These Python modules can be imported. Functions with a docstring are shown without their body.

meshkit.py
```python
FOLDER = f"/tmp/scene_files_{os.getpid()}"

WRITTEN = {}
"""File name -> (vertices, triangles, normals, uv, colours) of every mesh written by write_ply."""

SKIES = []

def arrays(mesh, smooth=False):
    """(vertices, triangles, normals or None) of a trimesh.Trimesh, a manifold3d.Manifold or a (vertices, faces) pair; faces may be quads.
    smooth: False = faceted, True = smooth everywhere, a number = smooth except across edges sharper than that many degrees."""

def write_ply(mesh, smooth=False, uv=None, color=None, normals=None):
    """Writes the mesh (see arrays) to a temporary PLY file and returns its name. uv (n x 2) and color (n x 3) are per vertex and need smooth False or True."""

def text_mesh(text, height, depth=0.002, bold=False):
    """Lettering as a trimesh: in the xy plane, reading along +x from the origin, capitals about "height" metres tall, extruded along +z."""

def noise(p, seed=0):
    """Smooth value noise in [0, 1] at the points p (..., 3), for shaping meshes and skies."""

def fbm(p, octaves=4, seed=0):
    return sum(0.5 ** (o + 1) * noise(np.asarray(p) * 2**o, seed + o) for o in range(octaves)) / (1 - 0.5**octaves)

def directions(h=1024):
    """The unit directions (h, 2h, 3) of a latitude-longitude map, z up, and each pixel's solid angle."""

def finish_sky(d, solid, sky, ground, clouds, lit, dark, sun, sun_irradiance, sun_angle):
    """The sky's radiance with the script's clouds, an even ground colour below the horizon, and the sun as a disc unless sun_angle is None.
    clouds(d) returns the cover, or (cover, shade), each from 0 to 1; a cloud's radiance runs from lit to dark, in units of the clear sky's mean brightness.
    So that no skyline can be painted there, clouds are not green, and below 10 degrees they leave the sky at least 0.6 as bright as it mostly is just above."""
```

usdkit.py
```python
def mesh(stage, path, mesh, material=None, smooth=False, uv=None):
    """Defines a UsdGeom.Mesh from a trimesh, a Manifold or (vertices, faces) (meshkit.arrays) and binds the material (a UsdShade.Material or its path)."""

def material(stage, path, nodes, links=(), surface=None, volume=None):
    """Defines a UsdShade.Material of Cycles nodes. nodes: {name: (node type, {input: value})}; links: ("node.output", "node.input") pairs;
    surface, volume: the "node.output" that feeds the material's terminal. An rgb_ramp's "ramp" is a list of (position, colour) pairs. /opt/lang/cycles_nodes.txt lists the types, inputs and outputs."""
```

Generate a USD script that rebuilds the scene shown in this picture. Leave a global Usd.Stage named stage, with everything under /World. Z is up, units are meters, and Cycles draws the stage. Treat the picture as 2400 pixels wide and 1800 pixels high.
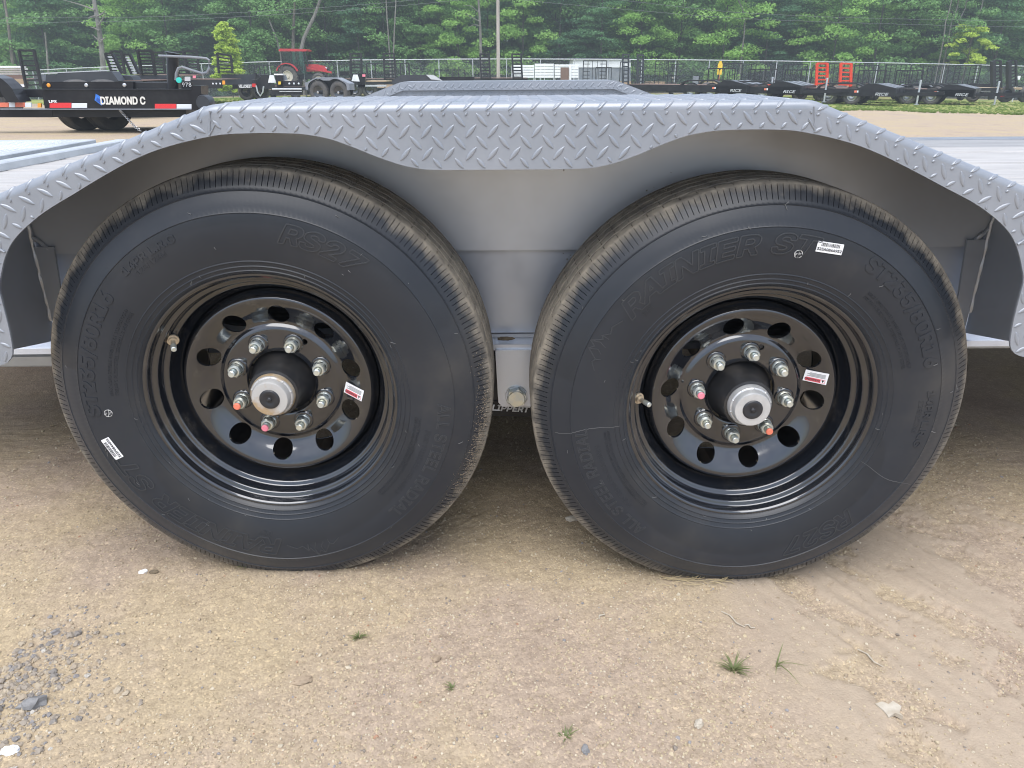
import math, numpy as np, trimesh, usdkit, meshkit, manifold3d as m3
from pxr import Usd, UsdGeom, UsdLux, UsdShade, Sdf, Gf, Vt
from shapely.geometry import Polygon, LineString, Point, box as sbox
from shapely import affinity
from shapely.ops import unary_union

stage = Usd.Stage.CreateInMemory()
UsdGeom.SetStageUpAxis(stage, 'Z')
UsdGeom.SetStageMetersPerUnit(stage, 1.0)
UsdGeom.Xform.Define(stage, '/World')
PI = math.pi

# ------------------------------------------------------------------ camera
FPX, PITCH, YAW = 1767.4, 0.39443, 0.00677          # focal length in px of a 2400 px wide picture
CAM = np.array([-0.009, -1.2031, 0.9145])
FW = np.array([math.sin(YAW) * math.cos(PITCH), math.cos(YAW) * math.cos(PITCH), -math.sin(PITCH)])
RT = np.array([math.cos(YAW), -math.sin(YAW), 0.0])
UP = np.cross(RT, FW)
cam = UsdGeom.Camera.Define(stage, '/World/camera')
cam.CreateHorizontalApertureAttr(36.0)
cam.CreateVerticalApertureAttr(27.0)
cam.CreateFocalLengthAttr(36.0 * FPX / 2400)
cam.CreateClippingRangeAttr((0.05, 3000.0))
cam.CreateFStopAttr(0.0)
mat4 = Gf.Matrix4d(*RT, 0, *UP, 0, *(-FW), 0, *CAM, 1)
cam.AddTransformOp().Set(mat4)
EXPOSURE = 1.15
cam.CreateExposureAttr(EXPOSURE)

# ------------------------------------------------------------------ sky and sun (bright hazy overcast)
SUN = np.array([-0.10, -0.39, 0.915]); SUN = SUN / np.linalg.norm(SUN)
ELEV, ROT = math.asin(SUN[2]), math.atan2(SUN[0], SUN[1])
dome = UsdLux.DomeLight.Define(stage, '/World/sky')
dome.CreateIntensityAttr(1.0)
sky_mat = usdkit.material(stage, '/World/Looks/sky_clouds', {
    'tc': ('texture_coordinate', {}),
    'n': ('noise_texture', {'scale': 2.2, 'detail': 5.0, 'roughness': 0.55}),
    'r': ('rgb_ramp', {'ramp': [(0.36, (0.22, 0.22, 0.22)), (0.64, (0.80, 0.80, 0.80))]}),
    'sky': ('sky_texture', {'sky_type': 'single_scattering', 'sun_disc': False, 'sun_elevation': ELEV, 'sun_rotation': ROT, 'air_density': 1.0, 'aerosol_density': 2.0}),
    'sx': ('separate_xyz', {}), 'cl': ('rgb_ramp', {'ramp': [(0.0, (0.37, 0.42, 0.50)), (0.35, (0.62, 0.69, 0.82)), (1.0, (0.90, 0.97, 1.12))]}),
    'up': ('mix_color', {'blend_type': 'multiply', 'fac': 1.0, 'b': (10.0, 10.0, 10.2), 'use_clamp': False}),
    'mix': ('mix_color', {'use_clamp': False}),
    'bg': ('background_shader', {'strength': 0.1})},
    [('tc.generated', 'n.vector'), ('n.fac', 'r.fac'), ('r.color', 'mix.fac'), ('sky.color', 'mix.a'), ('tc.generated', 'sx.vector'), ('sx.z', 'cl.fac'), ('cl.color', 'up.a'), ('up.result', 'mix.b'), ('mix.result', 'bg.color')], surface='bg.background')
UsdShade.MaterialBindingAPI.Apply(dome.GetPrim()).Bind(sky_mat)
dome.GetPrim().SetCustomDataByKey('kind', 'structure')
sun = UsdLux.DistantLight.Define(stage, '/World/sun')
sun.CreateIntensityAttr(0.40)
sun.CreateAngleAttr(55.0)
sun.CreateNormalizeAttr(True)
sun.CreateColorAttr(Gf.Vec3f(1.0, 0.98, 0.95))
zax = Gf.Vec3d(*SUN); rot = Gf.Rotation(Gf.Vec3d(0, 0, 1), zax)
sun.AddTransformOp().Set(Gf.Matrix4d(rot, Gf.Vec3d(0, 0, 0)))

# ------------------------------------------------------------------ helpers
def ray(u, v):
    return FW + (u - 1200) / FPX * RT - (v - 900) / FPX * UP
def at(u, v, Y):
    d = ray(u, v); return CAM + d * (Y - CAM[1]) / d[1]
def smooth(a, b, x):
    t = np.clip((np.asarray(x, float) - a) / (b - a), 0, 1); return t * t * (3 - 2 * t)
def terrain(x, y):
    x, y = np.asarray(x, float), np.asarray(y, float)
    near = -0.0268 * np.clip(x, -3, 6) - 0.0114
    b30 = -0.20 - 0.19 * smooth(5, 17, x)
    b48 = -0.45 - np.where(x < 0, 0.00080, 0.00042) * np.minimum(x * x, 1600)
    back = b30 + (b48 - b30) * smooth(30, 46, y)
    s = smooth(6, 24, y)
    return near * (1 - s) + back * s
def gz(x, y): return float(terrain(x, y))

def prim_path(parent, name):
    p = f'{parent}/{name}'; k = 0
    while stage.GetPrimAtPath(p):
        k += 1; p = f'{parent}/{name}_{k:03d}'
    return p
def tag(prim, label=None, cat=None, group=None, kind=None):
    prim = prim.GetPrim() if hasattr(prim, 'GetPrim') else prim
    for k, v in (('label', label), ('category', cat), ('group', group), ('kind', kind)):
        if v: prim.SetCustomDataByKey(k, v)
    return prim
def thing(name, label, cat, loc=(0, 0, 0), rz=0.0, group=None, ry=0.0, s=1.0):
    x = UsdGeom.Xform.Define(stage, prim_path('/World', name))
    x.AddTranslateOp().Set(Gf.Vec3d(*map(float, loc)))
    x.AddRotateZOp().Set(math.degrees(rz))
    if ry: x.AddRotateYOp().Set(math.degrees(ry))
    if s != 1.0: x.AddScaleOp().Set(Gf.Vec3f(*( [s] * 3 if np.ndim(s) == 0 else s)))
    tag(x, label, cat, group)
    return str(x.GetPath())
def copy_of(src, name, label, cat, loc, rz=0.0, group=None, s=1.0):
    p = thing(name, label, cat, loc, rz, group, s=s)
    prim = stage.GetPrimAtPath(p)
    prim.GetReferences().AddInternalReference(src)
    prim.SetInstanceable(True)
    return p
def put(parent, name, mb, mat, sm=30, loc=None, label=None, kind=None):
    mesh = mb.mesh() if isinstance(mb, MB) else mb
    p = prim_path(parent, name)
    m = usdkit.mesh(stage, p, mesh, MATS[mat] if isinstance(mat, str) else mat, smooth=sm)
    if loc is not None: m.AddTranslateOp().Set(Gf.Vec3d(*map(float, loc)))
    tag(m, label, None, None, kind)
    return p

class MB:
    def __init__(s): s.V, s.F, s.n = [], [], 0
    def add(s, v, f):
        v, f = np.asarray(v, float), np.asarray(f, int)
        if f.shape[1] == 4: f = np.vstack([f[:, [0, 1, 2]], f[:, [0, 2, 3]]])
        s.V.append(v); s.F.append(f + s.n); s.n += len(v); return s
    def tm(s, m): return s.add(m.vertices, m.faces)
    def mesh(s): return trimesh.Trimesh(np.vstack(s.V), np.vstack(s.F), process=False)
    def box(s, c, d, rz=0, ry=0, rx=0, bev=0.0):
        c, h = np.asarray(c, float), np.asarray(d, float) / 2
        if bev:
            pts = [np.array([sx * (h[0] - (a != 0) * bev), sy * (h[1] - (a != 1) * bev), sz * (h[2] - (a != 2) * bev)]) for sx in (-1, 1) for sy in (-1, 1) for sz in (-1, 1) for a in range(3)]
            m = trimesh.convex.convex_hull(np.array(pts)); v, f = np.array(m.vertices), np.array(m.faces)
        else:
            v = np.array([[x, y, z] for x in (-1, 1) for y in (-1, 1) for z in (-1, 1)]) * h
            f = np.array([[0, 1, 3, 2], [4, 6, 7, 5], [0, 4, 5, 1], [2, 3, 7, 6], [0, 2, 6, 4], [1, 5, 7, 3]])
        for a, ang in ((0, rx), (1, ry), (2, rz)):
            if ang: v = v @ trimesh.transformations.rotation_matrix(ang, np.eye(3)[a])[:3, :3].T
        return s.add(v + c, f)
    def bar(s, p0, p1, w, h, up=(0, 0, 1)):
        p0, p1 = np.asarray(p0, float), np.asarray(p1, float)
        d = (p1 - p0) / np.linalg.norm(p1 - p0); a = np.cross(d, up)
        if np.linalg.norm(a) < 1e-3: a = np.cross(d, (1, 0, 0))
        a /= np.linalg.norm(a); b = np.cross(a, d)
        v = np.array([p + sa * w / 2 * a + sb * h / 2 * b for p in (p0, p1) for sa, sb in ((-1, -1), (1, -1), (1, 1), (-1, 1))])
        return s.add(v, [[3, 2, 1, 0], [4, 5, 6, 7], [0, 1, 5, 4], [1, 2, 6, 5], [2, 3, 7, 6], [3, 0, 4, 7]])
    def tube(s, pts, r, n=8, cap=True):
        p = np.asarray(pts, float); r = np.broadcast_to(r, (len(p),))
        t = np.gradient(p, axis=0); t /= np.linalg.norm(t, axis=1, keepdims=True) + 1e-12
        ref = np.array([0, 0, 1.0]) if abs(t[:, 2]).mean() < 0.8 else np.array([1.0, 0, 0])
        a = np.cross(t, ref); a /= np.linalg.norm(a, axis=1, keepdims=True) + 1e-12
        b = np.cross(t, a); g = np.arange(n) * 2 * PI / n
        v = p[:, None] + r[:, None, None] * (np.cos(g)[None, :, None] * a[:, None] + np.sin(g)[None, :, None] * b[:, None])
        i, j = np.meshgrid(np.arange(len(p) - 1), np.arange(n), indexing='ij')
        q = np.stack([i * n + j, i * n + (j + 1) % n, (i + 1) * n + (j + 1) % n, (i + 1) * n + j], -1).reshape(-1, 4)
        v = v.reshape(-1, 3); f = np.vstack([q[:, [0, 1, 2]], q[:, [0, 2, 3]]])
        if cap:
            m = len(v); v = np.vstack([v, p[:1], p[-1:]]); L = (len(p) - 1) * n
            f = np.vstack([f, [[m, (k + 1) % n, k] for k in range(n)], [[m + 1, L + k, L + (k + 1) % n] for k in range(n)]])
        return s.add(v, f)
    def cyl(s, p0, p1, r, n=16): return s.tube([p0, p1], r, n)
    def rev(s, prof, n=48, c=(0, 0, 0), axis='y'):      # profile of (radius, along axis); faces look outward for radius rising with falling axis
        pr = np.asarray(prof, float); g = np.arange(n) * 2 * PI / n
        v = np.stack([pr[:, :1] * np.cos(g), np.repeat(pr[:, 1:], n, 1), pr[:, :1] * np.sin(g)], -1)
        if axis == 'z': v = v[..., [0, 2, 1]]
        i, j = np.meshgrid(np.arange(len(pr) - 1), np.arange(n), indexing='ij')
        q = np.stack([i * n + j, (i + 1) * n + j, (i + 1) * n + (j + 1) % n, i * n + (j + 1) % n], -1).reshape(-1, 4)
        if axis == 'z': q = q[:, ::-1]
        return s.add(v.reshape(-1, 3) + np.asarray(c, float), q)
    def prism(s, poly, y0, y1, c=(0, 0, 0)):             # polygon drawn in x,z and pushed along y
        poly = poly if hasattr(poly, 'geom_type') else Polygon(poly)
        for g in getattr(poly, 'geoms', [poly]):
            if g.geom_type != 'Polygon' or g.area < 1e-10: continue
            m = trimesh.creation.extrude_polygon(g, y1 - y0, engine='earcut'); v = np.array(m.vertices)
            s.add(np.stack([v[:, 0], y1 - v[:, 2], v[:, 1]], 1) + np.asarray(c, float), m.faces)
        return s
    def prismx(s, poly, x0, x1):                         # polygon drawn in y,z and pushed along x
        poly = poly if hasattr(poly, 'geom_type') else Polygon(poly)
        m = trimesh.creation.extrude_polygon(poly, x1 - x0, engine='earcut'); v = np.array(m.vertices)
        return s.add(np.stack([x0 + v[:, 2], v[:, 0], v[:, 1]], 1), m.faces)

_fonts = {}
def text_shape(text, height, bold=False, xs=1.0, shear=0.0):
    """Lettering as a shapely shape, capitals `height` tall, starting at x=0 on the baseline."""
    import glob
    from PIL import Image, ImageDraw, ImageFont
    if 'f' not in _fonts: _fonts['f'] = ImageFont.truetype(glob.glob('/opt/blender-*/*/datafiles/fonts/Inter.woff2')[0], 96)
    font = _fonts['f']; st = 4 if bold else 0
    x0, y0, x1, y1 = font.getbbox(text, anchor='ls', stroke_width=st)
    im = Image.new('L', (int(x1 - x0 + 8), int(y1 - y0 + 8)))
    ImageDraw.Draw(im).text((4 - x0, 4 - y0), text, 255, font, anchor='ls', stroke_width=st)
    on = np.pad(np.asarray(im) > 127, ((0, 0), (1, 1))).astype(np.int8)
    rows, starts = np.nonzero(np.diff(on, axis=1) == 1); ends = np.nonzero(np.diff(on, axis=1) == -1)[1]
    shp = unary_union([sbox(a, -r - 1, b, -r) for a, r, b in zip(starts, rows, ends)]).buffer(0.6).buffer(-0.6).simplify(0.7)
    s = height / 70.0
    shp = affinity.affine_transform(shp, [s, 0, 0, s, -4 * s, (4 - y0) * s])
    if xs != 1.0: shp = affinity.scale(shp, xs, 1, origin=(0, 0))
    if shear: shp = affinity.affine_transform(shp, [1, shear, 0, 1, 0, 0])
    return shp
def centred(shp):
    a, b, c, d = shp.bounds; return affinity.translate(shp, -(a + c) / 2, 0)

# ------------------------------------------------------------------ materials
MATS = {}
def M(name, color, rough=0.5, metal=0.0, spec=0.5, ior=1.5, color2=None, nscale=8.0, lo=0.4, hi=0.6, rough2=None, bump=0.0, bscale=60.0, bdist=0.002, detail=4.0, coat=0.0, vscale=None):
    """Principled paint with an optional second tone (dust, wear) by noise, and an optional fine relief."""
    nodes = {'p': ('principled_bsdf', {'base_color': color, 'roughness': rough, 'metallic': metal, 'specular_ior_level': spec, 'coat_weight': coat, 'coat_roughness': 0.05, 'ior': ior, 'coat_ior': ior}), 'tc': ('texture_coordinate', {})}
    links = []; vec = 'tc.object'
    if vscale is not None:
        nodes['mp'] = ('mapping', {'mapping_type': 'point', 'scale': vscale}); links.append(('tc.object', 'mp.vector')); vec = 'mp.vector'
    if color2 is not None:
        nodes['n'] = ('noise_texture', {'scale': nscale, 'detail': detail, 'roughness': 0.62})
        nodes['r'] = ('rgb_ramp', {'ramp': [(lo, color), (hi, color2)]})
        links += [(vec, 'n.vector'), ('n.fac', 'r.fac'), ('r.color', 'p.base_color')]
        if rough2 is not None:
            nodes['mr'] = ('map_range', {'from_min': lo, 'from_max': hi, 'to_min': rough, 'to_max': rough2, 'clamp': True})
            links += [('n.fac', 'mr.value'), ('mr.result', 'p.roughness')]
    if bump:
        nodes['bn'] = ('noise_texture', {'scale': bscale, 'detail': 3.0}); nodes['b'] = ('bump', {'strength': bump, 'distance': bdist})
        links += [(vec, 'bn.vector'), ('bn.fac', 'b.height'), ('b.normal', 'p.normal')]
    MATS[name] = usdkit.material(stage, f'/World/Looks/{name}', nodes, links, surface='p.BSDF')
    return MATS[name]

M('silver_paint', (0.238, 0.257, 0.285), 0.30, metal=0.28, spec=0.7, color2=(0.268, 0.282, 0.305), nscale=5.0, detail=7, rough2=0.46, bump=0.12, bscale=420, bdist=0.0006)
M('silver_frame', (0.56, 0.59, 0.64), 0.33, metal=0.5, color2=(0.35, 0.355, 0.37), nscale=5.0, lo=0.5, hi=0.85, rough2=0.45, bump=0.1, bscale=300, bdist=0.0006)
M('inner_panel', (0.60, 0.62, 0.65), 0.36, metal=0.5, color2=(0.53, 0.53, 0.53), nscale=3.2, lo=0.42, hi=0.75, rough2=0.46, detail=6, bump=0.08, bscale=300, bdist=0.0006)
M('strip_inside', (0.44, 0.47, 0.52), 0.38, metal=0.3, color2=(0.40, 0.42, 0.45), nscale=3.0, rough2=0.42)
M('dark_steel', (0.02, 0.02, 0.022), 0.45, color2=(0.05, 0.045, 0.04), nscale=9, lo=0.5, hi=0.8)
M('wheel_black', (0.005, 0.0058, 0.0075), 0.07, ior=1.5, color2=(0.042, 0.037, 0.031), nscale=13, lo=0.57, hi=0.84, rough2=0.45, detail=8, spec=0.9, coat=0.7)
M('hub_black', (0.016, 0.016, 0.017), 0.4, color2=(0.05, 0.045, 0.04), nscale=20, lo=0.5, hi=0.85)
M('zinc', (0.66, 0.66, 0.56), 0.34, metal=0.85, color2=(0.55, 0.60, 0.60), nscale=60, bump=0.05, bscale=500, bdist=0.0005)
M('brass_valve', (0.50, 0.43, 0.33), 0.35, metal=0.8)
M('cap_alloy', (0.50, 0.50, 0.49), 0.42, metal=0.55, color2=(0.56, 0.56, 0.55), nscale=40, bump=0.08, bscale=500, bdist=0.0005)
M('cap_rusty', (0.47, 0.46, 0.44), 0.5, metal=0.4, color2=(0.40, 0.29, 0.17), nscale=22, lo=0.52, hi=0.66, rough2=0.7)
M('rubber_plug', (0.018, 0.018, 0.02), 0.38)
M('pink_paint', (0.75, 0.22, 0.28), 0.5); M('orange_paint', (0.75, 0.20, 0.12), 0.5)
M('white_label', (0.80, 0.80, 0.80), 0.45); M('label_ink', (0.03, 0.03, 0.03), 0.5); M('label_red', (0.72, 0.10, 0.13), 0.45); M('label_grey', (0.45, 0.45, 0.46), 0.5)
M('white_mark', (0.55, 0.55, 0.53), 0.6, color2=(0.12, 0.12, 0.12), nscale=160, lo=0.45, hi=0.6)
M('rubber_hair', (0.15, 0.15, 0.145), 0.5); M('rubber_letter', (0.031, 0.034, 0.038), 0.33, spec=0.5)
M('cap_ring_rust', (0.36, 0.26, 0.15), 0.6, metal=0.3, color2=(0.44, 0.38, 0.29), nscale=30)
M('mud', (0.19, 0.155, 0.11), 0.95, color2=(0.30, 0.245, 0.18), nscale=60, bump=0.3, bscale=300, bdist=0.002)
M('deck_wood', (0.390, 0.374, 0.355), 0.7, color2=(0.257, 0.246, 0.234), nscale=3.0, lo=0.42, hi=0.7, vscale=(1.2, 26, 26), detail=6, bump=0.25, bscale=14, bdist=0.002)
M('deck_wood_grey', (0.281, 0.277, 0.273), 0.7, color2=(0.172, 0.168, 0.164), nscale=3.0, lo=0.42, hi=0.7, vscale=(1.2, 26, 26), detail=6, bump=0.25, bscale=14, bdist=0.002)
M('black_paint', (0.007, 0.007, 0.009), 0.25, spec=0.3, color2=(0.014, 0.014, 0.015), nscale=2.0, rough2=0.34)
M('black_satin', (0.012, 0.013, 0.015), 0.45, spec=0.3, color2=(0.02, 0.02, 0.021), nscale=2.0)
M('charcoal_paint', (0.026, 0.030, 0.036), 0.45, spec=0.35, color2=(0.038, 0.042, 0.048), nscale=2.0)
M('steel_grey', (0.15, 0.165, 0.19), 0.4, color2=(0.20, 0.21, 0.225), nscale=3.0)
M('galvanised', (0.50, 0.52, 0.53), 0.45, metal=0.35, color2=(0.42, 0.44, 0.45), nscale=6)
M('chrome', (0.60, 0.60, 0.60), 0.25, metal=0.9)
M('tan_wood', (0.359, 0.273, 0.172), 0.75, color2=(0.281, 0.203, 0.125), nscale=3, vscale=(1, 14, 14))
M('brown_wood', (0.16, 0.10, 0.075), 0.75)
M('white_paint', (0.74, 0.75, 0.76), 0.45, color2=(0.60, 0.60, 0.60), nscale=2.0, lo=0.5, hi=0.8)
M('orange_red_paint', (0.70, 0.055, 0.018), 0.38, color2=(0.58, 0.045, 0.015), nscale=2.0)
M('tractor_red', (0.42, 0.022, 0.03), 0.32, color2=(0.36, 0.02, 0.025), nscale=2.0, coat=0.3)
M('tape_red', (0.62, 0.03, 0.035), 0.35); M('tape_orange', (0.66, 0.17, 0.10), 0.4); M('tape_white', (0.62, 0.65, 0.68), 0.35)
M('letter_cream', (0.64, 0.62, 0.56), 0.45); M('letter_white', (0.74, 0.74, 0.74), 0.45); M('letter_grey', (0.62, 0.64, 0.66), 0.45)
M('blue_emblem', (0.03, 0.16, 0.55), 0.35); M('blue_dark', (0.02, 0.07, 0.30), 0.35)
M('teal_cap', (0.03, 0.48, 0.40), 0.45); M('amber_lens', (0.70, 0.28, 0.03), 0.3); M('red_lens', (0.55, 0.03, 0.03), 0.3); M('yellow_paint', (0.72, 0.48, 0.04), 0.45)
M('rim_beige', (0.52, 0.48, 0.40), 0.5); M('rim_grey', (0.22, 0.22, 0.22), 0.4, metal=0.5)
M('tyre_far', (0.055, 0.052, 0.050), 0.75, color2=(0.085, 0.078, 0.068), nscale=6)
M('bark', (0.20, 0.17, 0.14), 0.9, color2=(0.11, 0.095, 0.08), nscale=6, vscale=(1, 1, 0.25), bump=0.5, bscale=14, bdist=0.02)
M('bark_pale', (0.19, 0.18, 0.16), 0.9, color2=(0.115, 0.108, 0.092), nscale=5, vscale=(1, 1, 0.3), bump=0.4, bscale=14, bdist=0.02)
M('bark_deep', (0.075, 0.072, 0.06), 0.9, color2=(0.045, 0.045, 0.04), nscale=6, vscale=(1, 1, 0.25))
M('pole_wood', (0.42, 0.37, 0.33), 0.85, color2=(0.32, 0.28, 0.245), nscale=5, vscale=(2, 2, 0.15))
M('stone_grey', (0.235, 0.23, 0.225), 0.85, color2=(0.165, 0.162, 0.16), nscale=60, bump=0.3, bscale=200, bdist=0.002)
M('wire_dark', (0.10, 0.11, 0.115), 0.5)
M('fence_wire', (0.36, 0.40, 0.41), 0.5, metal=0.3)
M('stone_white', (0.468, 0.421, 0.343), 0.85, color2=(0.390, 0.335, 0.257), nscale=40, bump=0.3, bscale=160, bdist=0.002)
M('stone_tan', (0.328, 0.250, 0.172), 0.85, color2=(0.265, 0.203, 0.140), nscale=50, bump=0.3, bscale=160, bdist=0.002)
M('wood_chip', (0.11, 0.085, 0.055), 0.9, color2=(0.18, 0.14, 0.09), nscale=90)
M('dry_grass', (0.42, 0.33, 0.18), 0.8)

def leaf(name, a, b, trans=0.46):
    MATS[name] = usdkit.material(stage, f'/World/Looks/{name}', {
        'g': ('geometry', {}), 'r': ('rgb_ramp', {'ramp': [(0.0, a), (1.0, b)]}),
        'p': ('principled_bsdf', {'roughness': 0.55, 'specular_ior_level': 0.35}), 't': ('translucent_bsdf', {}), 'm': ('mix_closure', {'fac': trans})},
        [('g.random_per_island', 'r.fac'), ('r.color', 'p.base_color'), ('r.color', 't.color'), ('p.BSDF', 'm.closure1'), ('t.BSDF', 'm.closure2')], surface='m.closure')
leaf('leaf_mid', (0.179, 0.340, 0.110), (0.338, 0.531, 0.171))
leaf('leaf_bright', (0.260, 0.454, 0.110), (0.437, 0.652, 0.166))
leaf('leaf_dark', (0.106, 0.230, 0.095), (0.199, 0.350, 0.128))
leaf('leaf_blue', (0.088, 0.200, 0.096), (0.177, 0.316, 0.137))
leaf('leaf_yellow', (0.465, 0.594, 0.094), (0.669, 0.780, 0.149))
leaf('grass_blade', (0.16, 0.23, 0.05), (0.34, 0.35, 0.11))
leaf('tuft_blade', (0.20, 0.23, 0.10), (0.40, 0.35, 0.21))

# rubber: dusty tread, cleaner sidewall (by the distance from the wheel's axis)
MATS['rubber'] = usdkit.material(stage, '/World/Looks/rubber', {
    'tc': ('texture_coordinate', {}), 'sx': ('separate_xyz', {}),
    'x2': ('math', {'math_type': 'multiply'}), 'z2': ('math', {'math_type': 'multiply'}), 'ad': ('math', {'math_type': 'add'}), 'rr': ('math', {'math_type': 'sqrt'}),
    'n': ('noise_texture', {'scale': 26.0, 'detail': 6.0, 'roughness': 0.65}), 'nm': ('map_range', {'from_min': 0.35, 'from_max': 0.65, 'to_min': -0.006, 'to_max': 0.006}),
    'ra': ('math', {'math_type': 'add'}), 'rm': ('map_range', {'from_min': 0.372, 'from_max': 0.3910, 'to_min': 0.0, 'to_max': 0.85, 'clamp': True}),
    'n2': ('noise_texture', {'scale': 5.0, 'detail': 5.0, 'roughness': 0.6}),
    'side': ('rgb_ramp', {'ramp': [(0.30, (0.014, 0.017, 0.022)), (0.55, (0.020, 0.0225, 0.027)), (0.78, (0.042, 0.041, 0.040))]}),
    'tread': ('rgb_ramp', {'ramp': [(0.30, (0.145, 0.125, 0.098)), (0.70, (0.31, 0.27, 0.21))]}),
    'mx': ('mix_color', {}), 'rg': ('map_range', {'from_min': 0.0, 'from_max': 0.85, 'to_min': 0.36, 'to_max': 0.92}),
    'bn': ('noise_texture', {'scale': 500.0, 'detail': 2.0}), 'b': ('bump', {'strength': 0.10, 'distance': 0.0006}),
    'p': ('principled_bsdf', {'specular_ior_level': 0.36, 'coat_weight': 0.06, 'coat_roughness': 0.35})},
    [('tc.object', 'sx.vector'), ('sx.x', 'x2.value1'), ('sx.x', 'x2.value2'), ('sx.z', 'z2.value1'), ('sx.z', 'z2.value2'), ('x2.value', 'ad.value1'), ('z2.value', 'ad.value2'), ('ad.value', 'rr.value1'),
     ('tc.object', 'n.vector'), ('tc.object', 'n2.vector'), ('tc.object', 'bn.vector'), ('n.fac', 'nm.value'), ('rr.value', 'ra.value1'), ('nm.result', 'ra.value2'), ('ra.value', 'rm.value'),
     ('n2.fac', 'side.fac'), ('n.fac', 'tread.fac'), ('rm.result', 'mx.fac'), ('side.color', 'mx.a'), ('tread.color', 'mx.b'), ('mx.result', 'p.base_color'), ('rm.result', 'rg.value'), ('rg.result', 'p.roughness'),
     ('bn.fac', 'b.height'), ('b.normal', 'p.normal')], surface='p.BSDF')

MATS['cab_glass'] = usdkit.material(stage, '/World/Looks/cab_glass', {
    'f': ('fresnel', {'IOR': 1.5}), 't': ('transparent_bsdf', {'color': (0.55, 0.78, 0.74)}), 'g': ('glossy_bsdf', {'color': (0.9, 0.9, 0.9), 'roughness': 0.02}), 'm': ('mix_closure', {})},
    [('f.fac', 'm.fac'), ('t.BSDF', 'm.closure1'), ('g.BSDF', 'm.closure2')], surface='m.closure')

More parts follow.
